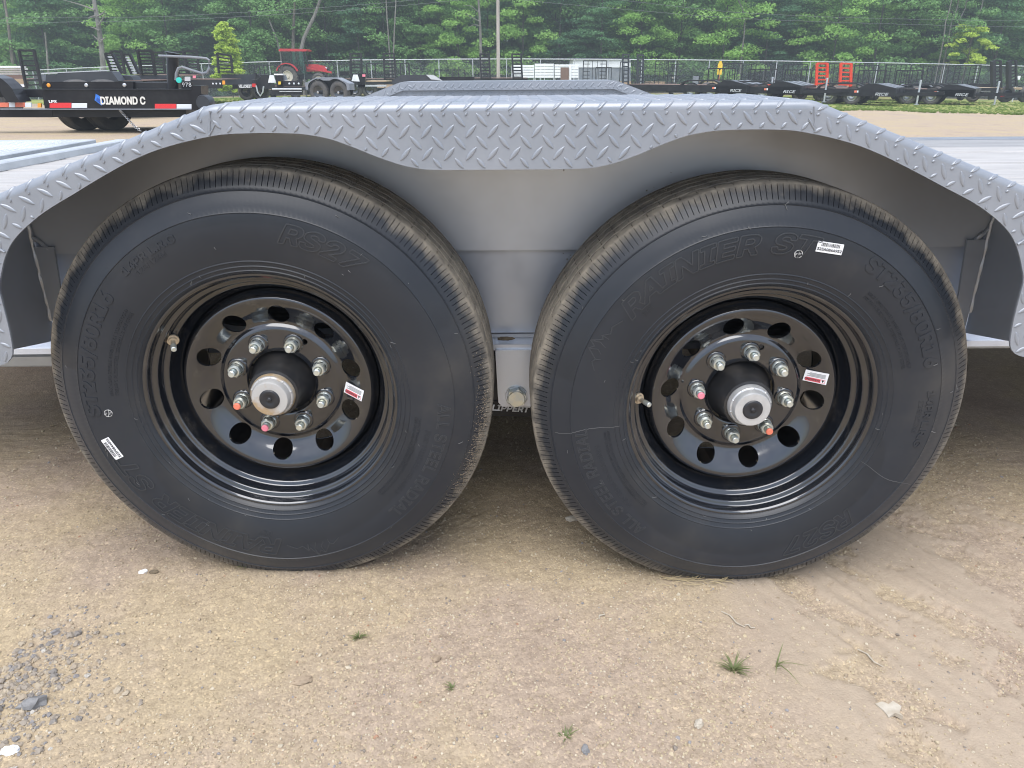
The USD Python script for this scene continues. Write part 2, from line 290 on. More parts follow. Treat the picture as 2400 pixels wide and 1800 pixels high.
# gravel lot: sand and crushed stone; the "clay" primvar marks the smoother tracked mud
MATS['gravel'] = usdkit.material(stage, '/World/Looks/gravel', {
    'geo': ('geometry', {}), 'at': ('attribute', {'attribute': 'clay'}),
    'n1': ('noise_texture', {'scale': 1.5, 'detail': 7.0, 'roughness': 0.62}), 'r1': ('rgb_ramp', {'ramp': [(0.30, (0.375, 0.300, 0.190)), (0.46, (0.358, 0.285, 0.192)), (0.58, (0.345, 0.272, 0.205)), (0.74, (0.275, 0.212, 0.160))]}),
    'v': ('voronoi_texture', {'scale': 290.0, 'feature': 'f1'}), 'vh': ('separate_color', {}), 'rv': ('rgb_ramp', {'ramp': [(0.0, (0.82, 0.81, 0.80)), (0.5, (1.0, 1.0, 1.0)), (0.9, (1.12, 1.11, 1.08)), (1.0, (1.45, 1.42, 1.34))]}),
    'mul': ('mix_color', {'blend_type': 'multiply', 'fac': 0.85, 'use_clamp': False}),
    'n3': ('noise_texture', {'scale': 38.0, 'detail': 6.0, 'roughness': 0.7}), 'r3': ('rgb_ramp', {'ramp': [(0.28, (0.80, 0.785, 0.77)), (0.5, (1.0, 1.0, 1.0)), (0.75, (1.10, 1.09, 1.06))]}),
    'mul2': ('mix_color', {'blend_type': 'multiply', 'fac': 1.0, 'use_clamp': False}),
    'clay': ('rgb_ramp', {'ramp': [(0.3, (0.385, 0.312, 0.232)), (0.7, (0.325, 0.258, 0.192))]}),
    'mc': ('mix_color', {}),
    'b1': ('bump', {'strength': 0.4, 'distance': 0.002, 'invert': True}), 'b2': ('bump', {'strength': 0.28, 'distance': 0.004}),
    'p': ('principled_bsdf', {'roughness': 0.92, 'specular_ior_level': 0.2})},
    [('geo.position', 'n1.vector'), ('geo.position', 'v.vector'), ('geo.position', 'n3.vector'), ('n1.fac', 'r1.fac'), ('v.color', 'vh.color'), ('vh.r', 'rv.fac'), ('r1.color', 'mul.a'), ('rv.color', 'mul.b'),
     ('n3.fac', 'r3.fac'), ('mul.result', 'mul2.a'), ('r3.color', 'mul2.b'), ('n3.fac', 'clay.fac'), ('at.fac', 'mc.fac'), ('mul2.result', 'mc.a'), ('clay.color', 'mc.b'), ('mc.result', 'p.base_color'),
     ('n3.fac', 'b2.height'), ('v.distance', 'b1.height'), ('b2.normal', 'b1.normal'), ('b1.normal', 'p.normal')], surface='p.BSDF')
MATS['pebble'] = usdkit.material(stage, '/World/Looks/pebble', {
    'o': ('object_info', {}), 'r': ('rgb_ramp', {'interpolate': False, 'ramp': [(0.0, (0.42, 0.345, 0.225)), (0.25, (0.34, 0.27, 0.185)), (0.48, (0.44, 0.365, 0.25)), (0.66, (0.30, 0.24, 0.17)), (0.78, (0.48, 0.415, 0.31)), (0.91, (0.23, 0.195, 0.16)), (0.965, (0.25, 0.235, 0.23)), (0.99, (0.34, 0.20, 0.13))]}),
    'p': ('principled_bsdf', {'roughness': 0.85, 'specular_ior_level': 0.25})}, [('o.random', 'r.fac'), ('r.color', 'p.base_color')], surface='p.BSDF')
MATS['grey_pebble'] = usdkit.material(stage, '/World/Looks/grey_pebble', {
    'o': ('object_info', {}), 'r': ('rgb_ramp', {'interpolate': False, 'ramp': [(0.0, (0.27, 0.23, 0.185)), (0.25, (0.31, 0.255, 0.19)), (0.5, (0.20, 0.18, 0.16)), (0.62, (0.36, 0.30, 0.22)), (0.82, (0.22, 0.205, 0.195)), (0.95, (0.42, 0.39, 0.34))]}),
    'p': ('principled_bsdf', {'roughness': 0.8, 'specular_ior_level': 0.3})}, [('o.random', 'r.fac'), ('r.color', 'p.base_color')], surface='p.BSDF')
MATS['turf'] = usdkit.material(stage, '/World/Looks/turf', {
    'geo': ('geometry', {}), 'n': ('noise_texture', {'scale': 0.5, 'detail': 6.0, 'roughness': 0.65}), 'r': ('rgb_ramp', {'ramp': [(0.36, (0.13, 0.19, 0.045)), (0.5, (0.21, 0.235, 0.065)), (0.66, (0.30, 0.265, 0.12))]}),
    'p': ('principled_bsdf', {'roughness': 0.95, 'specular_ior_level': 0.1})}, [('geo.position', 'n.vector'), ('n.fac', 'r.fac'), ('r.color', 'p.base_color')], surface='p.BSDF')
MATS['forest_floor'] = M('forest_floor', (0.055, 0.06, 0.025), 0.95, color2=(0.09, 0.075, 0.04), nscale=0.7)
# ------------------------------------------------------------------ ground
def clay_mask(x, y):
    """Smeared tracks right of the right wheel: 0 loose gravel, 1 smooth tracked mud."""
    d = np.array([0.50, -0.87]); s = x * d[0] + y * d[1]; t = x * d[1] * -1 + y * d[0]
    wob = meshkit.fbm(np.stack([x * 7, y * 7, 0 * x], -1), 3, 9) - 0.5
    P = np.stack([s * 4.2 + 1.2 * wob, t * 10.5 + 1.6 * wob, 0 * s], -1)
    n = meshkit.fbm(P, 4, 3)
    w = smooth(0.30, 0.52, x + 0.25 * (y + 0.1)) * smooth(0.55, 0.15, y)
    crumb = meshkit.fbm(np.stack([x * 60, y * 60, 0 * x], -1), 3, 31)
    return smooth(0.47, 0.58, n + 0.22 * (crumb - 0.5)) * w * 0.85, n, w
def ground_height(x, y):
    x, y = np.asarray(x, float), np.asarray(y, float)
    z = terrain(x, y)
    f = np.exp(-((np.abs(x) / 3.4) ** 4)) * smooth(5, 2.5, y)
    P = np.stack([x, y, 0 * x], -1)
    rough = 0.012 * (meshkit.fbm(P * 3.0, 3, 1) - 0.5) + 0.006 * (meshkit.fbm(P * 22, 3, 2) - 0.5) + 0.0030 * (meshkit.noise(P * 165, 5) - 0.5) + 0.0016 * (meshkit.noise(P * 330, 6) - 0.5)
    m, n, w = clay_mask(x, y)
    streak = w * 0.009 * (meshkit.fbm(np.stack([(x * 0.5 - y * 0.87) * 5, (x * 0.87 + y * 0.5) * 42, 0 * x], -1), 3, 11) - 0.5)
    rough = rough * (1 - 0.80 * m) + streak + 0.004 * m
    for hx in (-0.4255, 0.4255):                       # wheels settled a little into the lot
        k_ = np.exp(-(((x - hx) / 0.17) ** 2 + ((y - 0.12) / 0.13) ** 2)); rough = rough * (1 - 0.6 * k_) + 0.0045 * k_
    for hx in (-0.4255, 0.4255):                       # grit pushed up along the foot of each tyre
        rough = rough + 0.007 * np.exp(-((x - hx) / 0.13) ** 2) * np.exp(-((y - 0.022 - 0.35 * (x - hx) ** 2) / 0.014) ** 2) * (0.5 + meshkit.fbm(P * 45, 2, 8))
    coarse = 0.03 * (meshkit.fbm(P * 0.5, 3, 4) - 0.5) * smooth(3, 8, y)
    return z + rough * f + coarse
def axis_steps(a, b, step, far0, far1, grow):
    lo, hi = [a], [b]; d = step
    while lo[-1] > far0: d *= grow; lo.append(lo[-1] - d)
    d = step
    while hi[-1] < far1: d *= grow; hi.append(hi[-1] + d)
    return np.array(lo[::-1][:-1] + list(np.arange(a, b, step)) + hi)
gx = axis_steps(-1.05, 1.15, 0.0048, -400, 400, 1.07)
gy = axis_steps(-0.50, 0.62, 0.0048, -60, 900, 1.055)
X, Y = np.meshgrid(gx, gy)
Z = ground_height(X, Y)
CLAY = clay_mask(X, Y)[0]
nx, ny = len(gx), len(gy)
ii, jj = np.meshgrid(np.arange(ny - 1), np.arange(nx - 1), indexing='ij')
a0 = ii * nx + jj
quads = np.stack([a0, a0 + 1, a0 + nx + 1, a0 + nx], -1).reshape(-1, 4)
gm = usdkit.mesh(stage, '/World/ground', (np.stack([X, Y, Z], -1).reshape(-1, 3), quads), MATS['gravel'], smooth=True)
UsdGeom.PrimvarsAPI(gm).CreatePrimvar('clay', Sdf.ValueTypeNames.FloatArray, 'vertex').Set(Vt.FloatArray.FromNumpy(CLAY.ravel().astype(np.float32)))
tag(gm, kind='structure')

rng = np.random.default_rng(7)
def rock(seed, flat=0.7, sub=1, jag=0.28):
    r = np.random.default_rng(seed); m = trimesh.creation.icosphere(sub)
    v = np.array(m.vertices); v *= 1 + jag * (r.random((len(v), 1)) - 0.5) * 1.6
    v *= np.array([1, 0.65 + 0.35 * r.random(), flat * (0.7 + 0.4 * r.random())])
    return trimesh.Trimesh(v, m.faces, process=False)
def instancer(path, protos, pts, idx, scales, mat, label=None, cat=None, quats=None):
    pi = UsdGeom.PointInstancer.Define(stage, path)
    for k, m in enumerate(protos):
        usdkit.mesh(stage, f'{path}/piece_{k + 1:03d}', m, MATS[mat[k % len(mat)]] if isinstance(mat, list) else MATS[mat], smooth=False)
        pi.GetPrototypesRel().AddTarget(f'{path}/piece_{k + 1:03d}')
    pi.CreatePositionsAttr(Vt.Vec3fArray.FromNumpy(np.asarray(pts, np.float32)))
    pi.CreateProtoIndicesAttr(Vt.IntArray.FromNumpy(np.asarray(idx, np.int32)))
    sc = np.asarray(scales, np.float32)
    pi.CreateScalesAttr(Vt.Vec3fArray.FromNumpy(np.repeat(sc[:, None], 3, 1) if sc.ndim == 1 else sc))
    a = rng.random(len(pts)) * 2 * PI if quats is None else quats
    pi.CreateOrientationsAttr(Vt.QuathArray([Gf.Quath(float(math.cos(q / 2)), 0, 0, float(math.sin(q / 2))) for q in a]))
    tag(pi, label, cat, None, 'stuff')
    return pi
# loose stone on the lot
N = 52000
px = rng.uniform(-1.25, 1.35, N * 3); py = -0.48 + 1.9 * rng.random(N * 3) ** 1.7
cm = clay_mask(px, py)[0]
dens = (0.35 + 0.65 * smooth(0.35, 0.62, meshkit.fbm(np.stack([px * 4, py * 4, 0 * px], -1), 3, 21))) * (1 - 0.8 * cm)
keep = rng.random(N * 3) < dens
px, py = px[keep][:N], py[keep][:N]
sz = np.clip(rng.lognormal(math.log(0.00155), 0.38, len(px)), 0.0008, 0.0046)
pz = ground_height(px, py) + sz * 0.12
instancer('/World/gravel_stones', [rock(k, 0.75, 0, 0.5) for k in range(8)], np.stack([px, py, pz], 1), rng.integers(0, 8, len(px)), sz, 'pebble', 'loose tan grit and small stones scattered over the lot', 'gravel')
# coarser grey crushed stone in the lower left corner
n2 = 1300
qx = -0.84 + np.abs(rng.normal(0, 0.085, n2)) * 1.0; qy = -0.30 + rng.normal(0, 0.085, n2)
sz2 = np.clip(rng.lognormal(math.log(0.0027), 0.45, n2), 0.0012, 0.0085)
instancer('/World/crushed_stone', [rock(40 + k, 0.7, 1, 0.4) for k in range(6)], np.stack([qx, qy, ground_height(qx, qy) + sz2 * 0.02], 1), rng.integers(0, 6, n2), sz2, 'grey_pebble', 'coarse grey crushed stone in the lower left corner of the lot', 'crushed stone')

def stone(name, label, cat, xy, size, mat, seed, rz=0, sub=2, jag=0.25):
    t = thing(name, label, cat, (xy[0], xy[1], float(ground_height(xy[0], xy[1])) + size[2] * 0.15), rz)
    m = rock(seed, 1.0, sub, jag); m.vertices = m.vertices * np.asarray(size) / 2
    put(t, 'body', m, mat, sm=40); return t
def flat_stone():
    xy = (0.598, -0.299); t = thing('flat_stone', 'pale cream flat stone flake lying on the tracked mud at lower right', 'stone', (xy[0], xy[1], float(ground_height(*xy)) + 0.0045))
    poly = Polygon([(-.019, .011), (-.006, .015), (.002, .009), (.012, .016), (.020, .004), (.011, -.008), (.013, -.016), (.004, -.009), (-.010, -.017), (-.012, -.004)])
    m = trimesh.creation.extrude_polygon(poly, 0.006, engine='earcut'); m = m.subdivide_to_size(0.006)
    v = np.array(m.vertices); v[:, 2] += 0.004 * meshkit.noise(v * 90, 3) - 0.004
    put(t, 'body', trimesh.Trimesh(v, m.faces, process=False), 'stone_white', sm=25)
flat_stone()
stone('grey_stone', 'blue grey angular stone, the largest in the lower left corner', 'stone', (-0.745, -0.312), (0.040, 0.030, 0.026), 'stone_grey', 5, 0.4, 1, 0.4)
stone('white_stone', 'small white stone at the bottom left corner of the lot', 'stone', (-0.727, -0.398), (0.024, 0.018, 0.015), 'white_label', 8, 0.2)
stone('tan_stone', 'pinkish tan half buried stone below the left wheel', 'stone', (-0.343, -0.256), (0.032, 0.022, 0.010), 'stone_tan', 11, 0.3)
stone('tan_stone', 'small tan stone on the gravel right of the middle grass tuft', 'stone', (-0.130, -0.203), (0.018, 0.012, 0.011), 'stone_tan', 12, 0.9)
stone('pale_stone', 'pale grey pebble on the gravel below the right wheel', 'stone', (0.286, -0.330), (0.017, 0.013, 0.012), 'stone_white', 14, 0.9)
stone('pale_stone', 'pale stone in the shade between the two wheels, nearest the right tyre', 'stone', (0.135, 0.235), (0.030, 0.02, 0.014), 'stone_white', 15, 0.1)
stone('dark_stone', 'dark brown stone beside white chips left of the left tyre', 'stone', (-0.700, 0.020), (0.018, 0.013, 0.012), 'wood_chip', 16, 0.1)
stone('white_chip', 'white stone chip beside a dark stone left of the left tyre', 'stone', (-0.722, 0.022), (0.016, 0.012, 0.009), 'white_label', 17, 0.6)
stone('dark_stone', 'dark slate pebble at the bottom edge, right of centre', 'stone', (0.105, -0.382), (0.011, 0.018, 0.010), 'stone_grey', 18, 0.1)

def blades(seed, n, h, spread, lean=0.5, w=0.0016):
    r = np.random.default_rng(seed); mb = MB()
    for _ in range(n):
        a = r.random() * 2 * PI; b0 = np.array([math.cos(a), math.sin(a), 0]) * spread * 0.25 * r.random(); L = h * (0.5 + 0.6 * r.random())
        d = np.array([math.cos(a), math.sin(a), 0]) * lean * (0.4 + r.random()); side = np.array([-math.sin(a), math.cos(a), 0])
        pts = [b0 + L * (d * t * t + np.array([0, 0, t * (1 - 0.35 * t)])) for t in (0, .35, .7, 1)]
        v = []
        for t, p in zip((1, .85, .55, .08), pts): v += [p - side * w * t, p + side * w * t]
        mb.add(v, [[0, 1, 3, 2], [2, 3, 5, 4], [4, 5, 7, 6]])
    return mb
for k, (xy, n, h, sp, lab) in enumerate([((-0.271, -0.151), 20, 0.014, 0.022, 'small grass tuft on bare gravel below the left wheel'), ((0.372, -0.215), 34, 0.024, 0.032, 'largest green grass tuft, on the gravel below the right wheel'),
        ((0.448, -0.205), 5, 0.040, 0.012, 'single long grass blades lying right of the largest tuft'), ((0.078, -0.358), 18, 0.013, 0.03, 'low grass tuft at the bottom edge near the middle'), ((-0.525, 0.045), 22, 0.017, 0.02, 'tiny grass tuft against the foot of the left tyre'), ((-0.098, -0.268), 9, 0.012, 0.015, 'tiny sprig on pinkish gravel right of the middle')]):
    t = thing('grass_tuft', lab, 'grass tuft', (xy[0], xy[1], float(ground_height(*xy)) - 0.001)); put(t, 'blades', blades(100 + k, n, h, sp, 1.25), 'tuft_blade', sm=False)
t = thing('straw_wisp', 'wisp of dry straw caught under the right tyre', 'straw', (0.36, 0.016, float(ground_height(0.36, 0.016))))
mb = MB(); r = np.random.default_rng(4)
for _ in range(26):
    p0 = np.array([r.uniform(-.075, .06), r.uniform(-.012, .01), r.uniform(0, .010)]); a = r.normal(0, .45)
    mb.tube([p0, p0 + .022 * np.array([math.cos(a), math.sin(a) * .5, r.normal(0, .18)]), p0 + .04 * np.array([math.cos(a + .3), math.sin(a + .3) * .5, r.normal(0, .2)])], 0.0006, 4)
put(t, 'stalks', mb, 'dry_grass', sm=False)
r = np.random.default_rng(31)
for k, (x, y, a, lab) in enumerate([(0.405, -0.090, -1.0, 'pale dead twig on the mud below the right tyre'), (0.165, -0.082, 0.9, 'thin dry stalk on the gravel left of the right tyre foot'), (0.620, -0.180, -1.1, 'pale twig on the tracked mud right of the grass tuft'), (0.430, -0.110, -0.6, 'short pale twig end beside the dead twig below the right tyre')]):
    z = float(ground_height(x, y)) + 0.002; t = thing('dead_twig', lab, 'twig', (x, y, z), a); L = [.055, .02, .05, .018][k]
    put(t, 'stem', MB().tube([(-L / 2, 0, 0), (-L / 6, .004, .001), (L / 5, -.003, .002), (L / 2, .003, .0005)], [.0011, .0014, .0013, .0007], 5), 'stone_white')

# ------------------------------------------------------------------ the silver trailer
TR = thing('silver_trailer', 'silver grey tandem axle trailer with diamond plate fender, filling the foreground', 'trailer')
TILT = 0.0065
HUBS = [(-0.4255, 0.382), (0.4255, 0.3592)]
def lift(mb):                                            # the body stands a touch nose-up on its springs
    for v in mb.V: v[:, 2] += TILT * v[:, 0]
    return mb
FY, BY, R0 = -0.020, 0.283, 0.012
TOP = [(-0.945, 0.470), (-0.945, 0.688), (-0.446, 0.871), (0.446, 0.871), (0.945, 0.688), (0.945, 0.470)]
half = [(0.0, .775), (.085, .775), (.120, .7758), (.152, .7808), (.195, .7945), (.24, .8125), (.275, .8235), (.32, .8295), (.37, .8305), (.42, .829), (.46, .823), (.52, .809), (.56, .795), (.605, .775), (.66, .748), (.737, .708), (.79, .665), (.815, .622), (.826, .59), (.8265, .54), (.829, .500), (.833, .482), (.848, .467), (.87, .462)]
from scipy.interpolate import PchipInterpolator
def dense(pts, k=5):
    p = np.array(pts); s = np.concatenate([[0], np.cumsum(np.linalg.norm(np.diff(p, axis=0), axis=1))])
    t = np.linspace(0, s[-1], len(p) * k); return np.stack([PchipInterpolator(s, p[:, 0])(t), PchipInterpolator(s, p[:, 1])(t)], 1)
hp = dense(half)
low = np.vstack([hp[::-1] * [-1, 1], hp[1:]]); low[:, 0] -= .008 * smooth(.78, .55, np.abs(low[:, 0]))
def inset(poly, d):                                      # offset of the open top outline towards the inside, mitred
    p = np.array(poly); t = np.diff(p, axis=0); t /= np.linalg.norm(t, axis=1, keepdims=True); n = np.stack([t[:, 1], -t[:, 0]], 1)
    out = [p[0] + n[0] * d]
    for k in range(1, len(p) - 1):
        b = n[k - 1] + n[k]; b /= np.linalg.norm(b); out.append(p[k] + b * d / (b @ n[k]))
    return np.array(out + [p[-1] + n[-1] * d])
def round_path(poly, rad=0.012, n=5):                    # small arcs at the bends
    p = np.array(poly); out = [p[0]]
    for k in range(1, len(p) - 1):
        a = p[k] + (p[k - 1] - p[k]) / np.linalg.norm(p[k - 1] - p[k]) * rad; b = p[k] + (p[k + 1] - p[k]) / np.linalg.norm(p[k + 1] - p[k]) * rad
        out += [(1 - t) ** 2 * a + 2 * t * (1 - t) * p[k] + t * t * b for t in np.linspace(0, 1, n)]
    return np.array(out + [p[-1]])
TOPR = round_path(TOP)
face_top = inset(TOPR, R0)
face_poly = Polygon(np.vstack([face_top, low[::-1]])).buffer(0)
tip = unary_union([face_poly])
def strip(rows):                                         # lofts a list of polylines
    v = np.vstack(rows); n = len(rows[0]); i, j = np.meshgrid(np.arange(len(rows) - 1), np.arange(n - 1), indexing='ij'); a = i * n + j
    return v, np.stack([a, a + 1, a + n + 1, a + n], -1).reshape(-1, 4)
def fender_shell(mb, fy=FY, by=BY, sgn=1):
    mb.prism(face_poly, fy, fy + 0.004)
    rows = []
    for g in np.linspace(0, PI / 2, 7):
        q = inset(TOPR, R0 * (1 - math.sin(g))); y = fy + sgn * R0 * (1 - math.cos(g)); rows.append(np.stack([q[:, 0], np.full(len(q), y), q[:, 1]], 1))
    rows.append(np.stack([TOPR[:, 0], np.full(len(TOPR), by), TOPR[:, 1]], 1))
    q = inset(TOPR, 0.004); rows.append(np.stack([q[:, 0], np.full(len(q), by), q[:, 1]], 1)); rows.append(np.stack([q[:, 0], np.full(len(q), fy + sgn * 0.005), q[:, 1]], 1))
    mb.add(*strip(rows))
    return mb
FENDER = put(TR, 'fender', lift(fender_shell(MB())), 'silver_paint', sm=35)

# raised tread lugs of the diamond plate, standing 1.5 mm proud
def lug_shape(L=0.0265, W=0.0078, h=0.0015):
    a = np.linspace(0, 2 * PI, 14, endpoint=False); c, s = np.cos(a), np.sin(a)
    base = np.stack([L / 2 * c, W / 2 * s * (0.35 + 0.65 * np.abs(s)), -0.0002 + 0 * a], 1)
    mid = np.stack([L / 2 * .90 * c, W / 2 * .78 * s * (.35 + .65 * np.abs(s)), h * .62 + 0 * a], 1)
    top = np.stack([L / 2 * .74 * c, W / 2 * .42 * s * (.35 + .65 * np.abs(s)), h + 0 * a], 1)
    v = np.vstack([base, mid, top, [[0, 0, h * 1.05]]]); f = []
    for r_ in (0, 14):
        for k in range(14): f += [[r_ + k, r_ + (k + 1) % 14, r_ + 14 + (k + 1) % 14], [r_ + k, r_ + 14 + (k + 1) % 14, r_ + 14 + k]]
    f += [[28 + k, 28 + (k + 1) % 14, 42] for k in range(14)]
    return v, np.array(f)
LV, LF = lug_shape()
PX, PZ = 0.0330, 0.0160
def lug_rows(u0, u1, v0, v1, v00=0.0):
    for j in range(int(math.floor((v0 - v00) / PZ)), int(math.ceil((v1 - v00) / PZ)) + 1):
        for i in range(int(math.floor(u0 / PX)) - 1, int(math.ceil(u1 / PX)) + 1):
            yield i * PX + (j % 2) * PX / 2 + 0.004, j * PZ + v00, (1 if j % 2 else -1) * math.radians(49)
def face_lugs(mb, fy, sgn=1, poly=None):
    """Lugs on the upright face, each plate in its own turned frame."""
    poly = poly or face_poly
    p = np.array(TOP)
    plates = [(p[1], p[2]), (p[2], p[3]), (p[3], p[4])]
    seams = [sbox(-2, 0, -0.446, 2), sbox(-0.446, 0, 0.446, 2), sbox(0.446, 0, 2, 2)]
    for (a, b), zone in zip(plates, seams):
        t = (b - a) / np.linalg.norm(b - a); n = np.array([-t[1], t[0]])
        inside = poly.intersection(zone).buffer(-0.0018)
        for u, v, ang in lug_rows(-0.35, 1.3, -0.40, -0.020, -0.0245):
            c = a + t * u + n * v
            d = t * math.cos(ang) + n * math.sin(ang)
            seg = LineString([c - d * .0133, c + d * .0133]).intersection(inside)
            if seg.is_empty or seg.geom_type != 'LineString' or seg.length < 0.005: continue
            q0, q1 = np.array(seg.coords[0]), np.array(seg.coords[-1]); cc, k = (q0 + q1) / 2, seg.length / .0266
            e = np.array([-d[1], d[0]]); w = LV * [k, min(1, .45 + .55 * k), 1]
            xz = cc + w[:, :1] * d + w[:, 1:2] * e
            mb.add(np.stack([xz[:, 0], fy - sgn * w[:, 2], xz[:, 1]], 1), LF)
def top_lugs(mb, y0, y1):
    p = np.array(TOP)
    for a, b in ((p[1], p[2]), (p[2], p[3]), (p[3], p[4])):
        L = np.linalg.norm(b - a); t = (b - a) / L; n = np.array([-t[1], t[0]])
        for u, v, ang in lug_rows(0.0, L, 0.0, y1 - y0):
            if not (0.014 < u < L - 0.014 and 0.008 < v < y1 - y0 - 0.01): continue
            du = LV[:, 0] * math.cos(ang) - LV[:, 1] * math.sin(ang) + u; dv = LV[:, 0] * math.sin(ang) + LV[:, 1] * math.cos(ang) + v
            xz = a + du[:, None] * t + LV[:, 2:3] * n
            mb.add(np.stack([xz[:, 0], y0 + dv, xz[:, 1]], 1), LF)
def bend_lugs(mb, fy):
    """Half lugs where the pattern rolls over the front edge."""
    p = np.array(TOP)
    for a, b in ((p[1], p[2]), (p[2], p[3]), (p[3], p[4])):
        L = np.linalg.norm(b - a); t = (b - a) / L; n = np.array([-t[1], t[0]]); ang = math.radians(49)
        for i in range(int(L / PX)):
            u = 0.018 + i * PX
            if u > L - .016: continue
            v = LV[:, 0] * math.sin(ang) + LV[:, 1] * math.cos(ang); du = LV[:, 0] * math.cos(ang) - LV[:, 1] * math.sin(ang) + u
            g = np.clip(v / R0 + PI / 4, -0.15, PI / 2 + 0.2); rr = R0 + LV[:, 2]
            off = -R0 + rr * np.sin(g); y = fy + R0 - rr * np.cos(g)
            xz = a + du[:, None] * t + off[:, None] * n
            mb.add(np.stack([xz[:, 0], y, xz[:, 1]], 1), LF)
mb = MB(); face_lugs(mb, FY); top_lugs(mb, FY + R0 + 0.010, BY); bend_lugs(mb, FY)
put(FENDER, 'tread_lugs', lift(mb), 'silver_paint', sm=28, kind='stuff')
# weld beads at the plate seams
mb = MB(); r = np.random.default_rng(3)
def weld(mb, p0, p1, rad=0.003, n=10):
    p0, p1 = np.array(p0), np.array(p1)
    pts = [p0 + (p1 - p0) * t + r.normal(0, rad * .18, 3) for t in np.linspace(0, 1, n)]
    mb.tube(pts, [rad * (0.7 + 0.7 * r.random()) for _ in pts], 6)
for sx in (-1, 1):
    weld(mb, (sx * .446, FY - .0005, .862), (sx * .452, FY - .0005, .828), .0014, 9)
    weld(mb, (sx * .452, FY - .0005, .828), (sx * .440, FY - .0005, .845), .0011, 6)
    weld(mb, (sx * .800, FY - .0008, .655), (sx * .845, FY - .0008, .690), .0020, 9)
    for k_ in range(3): put(FENDER, 'weld_bead', lift(MB().add(mb.V[k_], mb.F[k_] - (sum(len(q) for q in mb.V[:k_])))), 'silver_paint', sm=50)
    mb = MB()

# inner wall of the wheel well and the pieces round it
panel = Polygon([(-.94, .62), (-.94, .686), (-.446, .866), (.446, .866), (.94, .686), (.94, .62), (.91, .585), (-.91, .585)])
IP = put(TR, 'inner_panel', lift(MB().prism(panel, .279, .283)), 'inner_panel', sm=30)
for a, b, w, n in (((-.9385, .272, .45), (-.9385, .272, .688), .0035, 26), ((.9385, .272, .45), (.9385, .272, .688), .0035, 26), ((-.938, .276, .62), (-.905, .276, .588), .004, 9), ((.938, .276, .62), (.905, .276, .588), .004, 9)):
    mb = MB(); weld(mb, a, b, w, n); put(IP, 'weld_seam', lift(mb), 'inner_panel', sm=50)
mb = MB(); r = np.random.default_rng(8)
for cx, cz, n, sp in ((.105, .752, 22, .006), (.115, .560, 14, .005), (-.25, .70, 8, .02), (.30, .69, 8, .02)):
    for _ in range(n):
        m = rock(int(r.integers(1e6)), .5, 0, .5); mb.add(m.vertices[:, [0, 2, 1]] * r.uniform(.0006, .0018) + [cx + r.normal(0, sp), .2788 if cz > .585 else .3018, cz + r.normal(0, sp)], m.faces)
put(IP, 'mud_splash', lift(mb), 'mud', sm=False, kind='stuff')
for sx in (-1, 1):
    q = np.array(inset(TOP, 0.0045))[[0, 1, 2]] if sx < 0 else np.array(inset(TOP, 0.0045))[[5, 4, 3]]
    rows = [np.stack([q[:2, 0], np.full(2, y), [zb, q[1, 1]]], 1) for y, zb in ((FY + .006, .468), (.277, .405))]
    put(TR, 'end_plate_lining', lift(MB().add(*strip(rows))), 'strip_inside', sm=False)
    put(TR, 'gusset_plate', lift(MB().prism([(sx * .936, .410), (sx * .936, .600), (sx * .898, .600), (sx * .912, .412)][::sx], .271, .277)), 'strip_inside', sm=30)
# main rail: web, lower flange with rolled lip
mb = MB().prismx([(.302, .405), (.308, .405), (.308, .592), (.302, .592)], -1.75, 5.2)
RAIL = put(TR, 'main_rail', lift(mb), 'silver_frame', sm=30)
mb = MB().prismx([(.246, .386), (.308, .386), (.308, .402), (.302, .402), (.297, .397), (.252, .396), (.249, .399), (.246, .398)], -1.30, 5.2)
put(RAIL, 'lower_flange', lift(mb), 'silver_frame', sm=30)
put(RAIL, 'far_rail', lift(MB().prismx([(2.262, .386), (2.268, .386), (2.268, .592), (2.262, .592)], -1.75, 5.2)), 'silver_frame', sm=30)
put(TR, 'side_step_bar', lift(MB().box((-1.22, .50, .285), (.85, .05, .030), bev=.004)), 'galvanised', sm=30)
put(TR, 'side_step_bar', lift(MB().box((1.32, .47, .318), (.80, .05, .022), bev=.004)), 'galvanised', sm=30)
for x in np.arange(-1.6, 5.1, 0.45): put(TR, 'cross_member', lift(MB().box((x, 1.285, .515), (.06, 1.95, .09))), 'dark_steel', sm=30)
# equaliser hanger with its bolt, spring pack behind
mb = MB().prism(Polygon([(-.030, -.118), (.026, -.118), (.033, -.110), (.041, .0), (-.041, .0), (-.036, -.110)]).buffer(.004), .238, .246, c=(0.012, 0, .385))
HG = put(TR, 'spring_hanger', lift(mb), 'silver_frame', sm=30)
def bolt(mb, c, rad, h):
    hexa = Polygon([(rad * math.cos(k * PI / 3 + .3), rad * math.sin(k * PI / 3 + .3)) for k in range(6)])
    mb.prism(hexa, c[1] - h, c[1], (c[0], 0, c[2])); mb.rev([(0, c[1] - h - .0022), (rad * .80, c[1] - h - .0022), (rad * .86, c[1] - h)], 24, (c[0], 0, c[2]))
    mb.rev([(rad * 1.12, c[1] - .0035), (rad * 1.12, c[1])], 24, (c[0], 0, c[2])); return mb
put(HG, 'hanger_bolt', lift(bolt(MB(), (.010, .238, .288), .0205, .016)), 'zinc', sm=30)
mb = MB().prism(Polygon([(-.10, -.075), (-.02, -.055), (.10, -.085), (.15, -.06), (.10, .07), (-.08, .07)]), .262, .300, c=(.012, 0, .300))
EQ = put(TR, 'equaliser', lift(mb), 'dark_steel', sm=30)
plate = Polygon([(-.075, -.012), (.062, -.017), (.062, .012), (-.075, .016)]).buffer(.003)
NP = put(EQ, 'maker_plate', lift(MB().prism(plate, .2585, .262, c=(.004, 0, .249))), 'black_satin', sm=30)
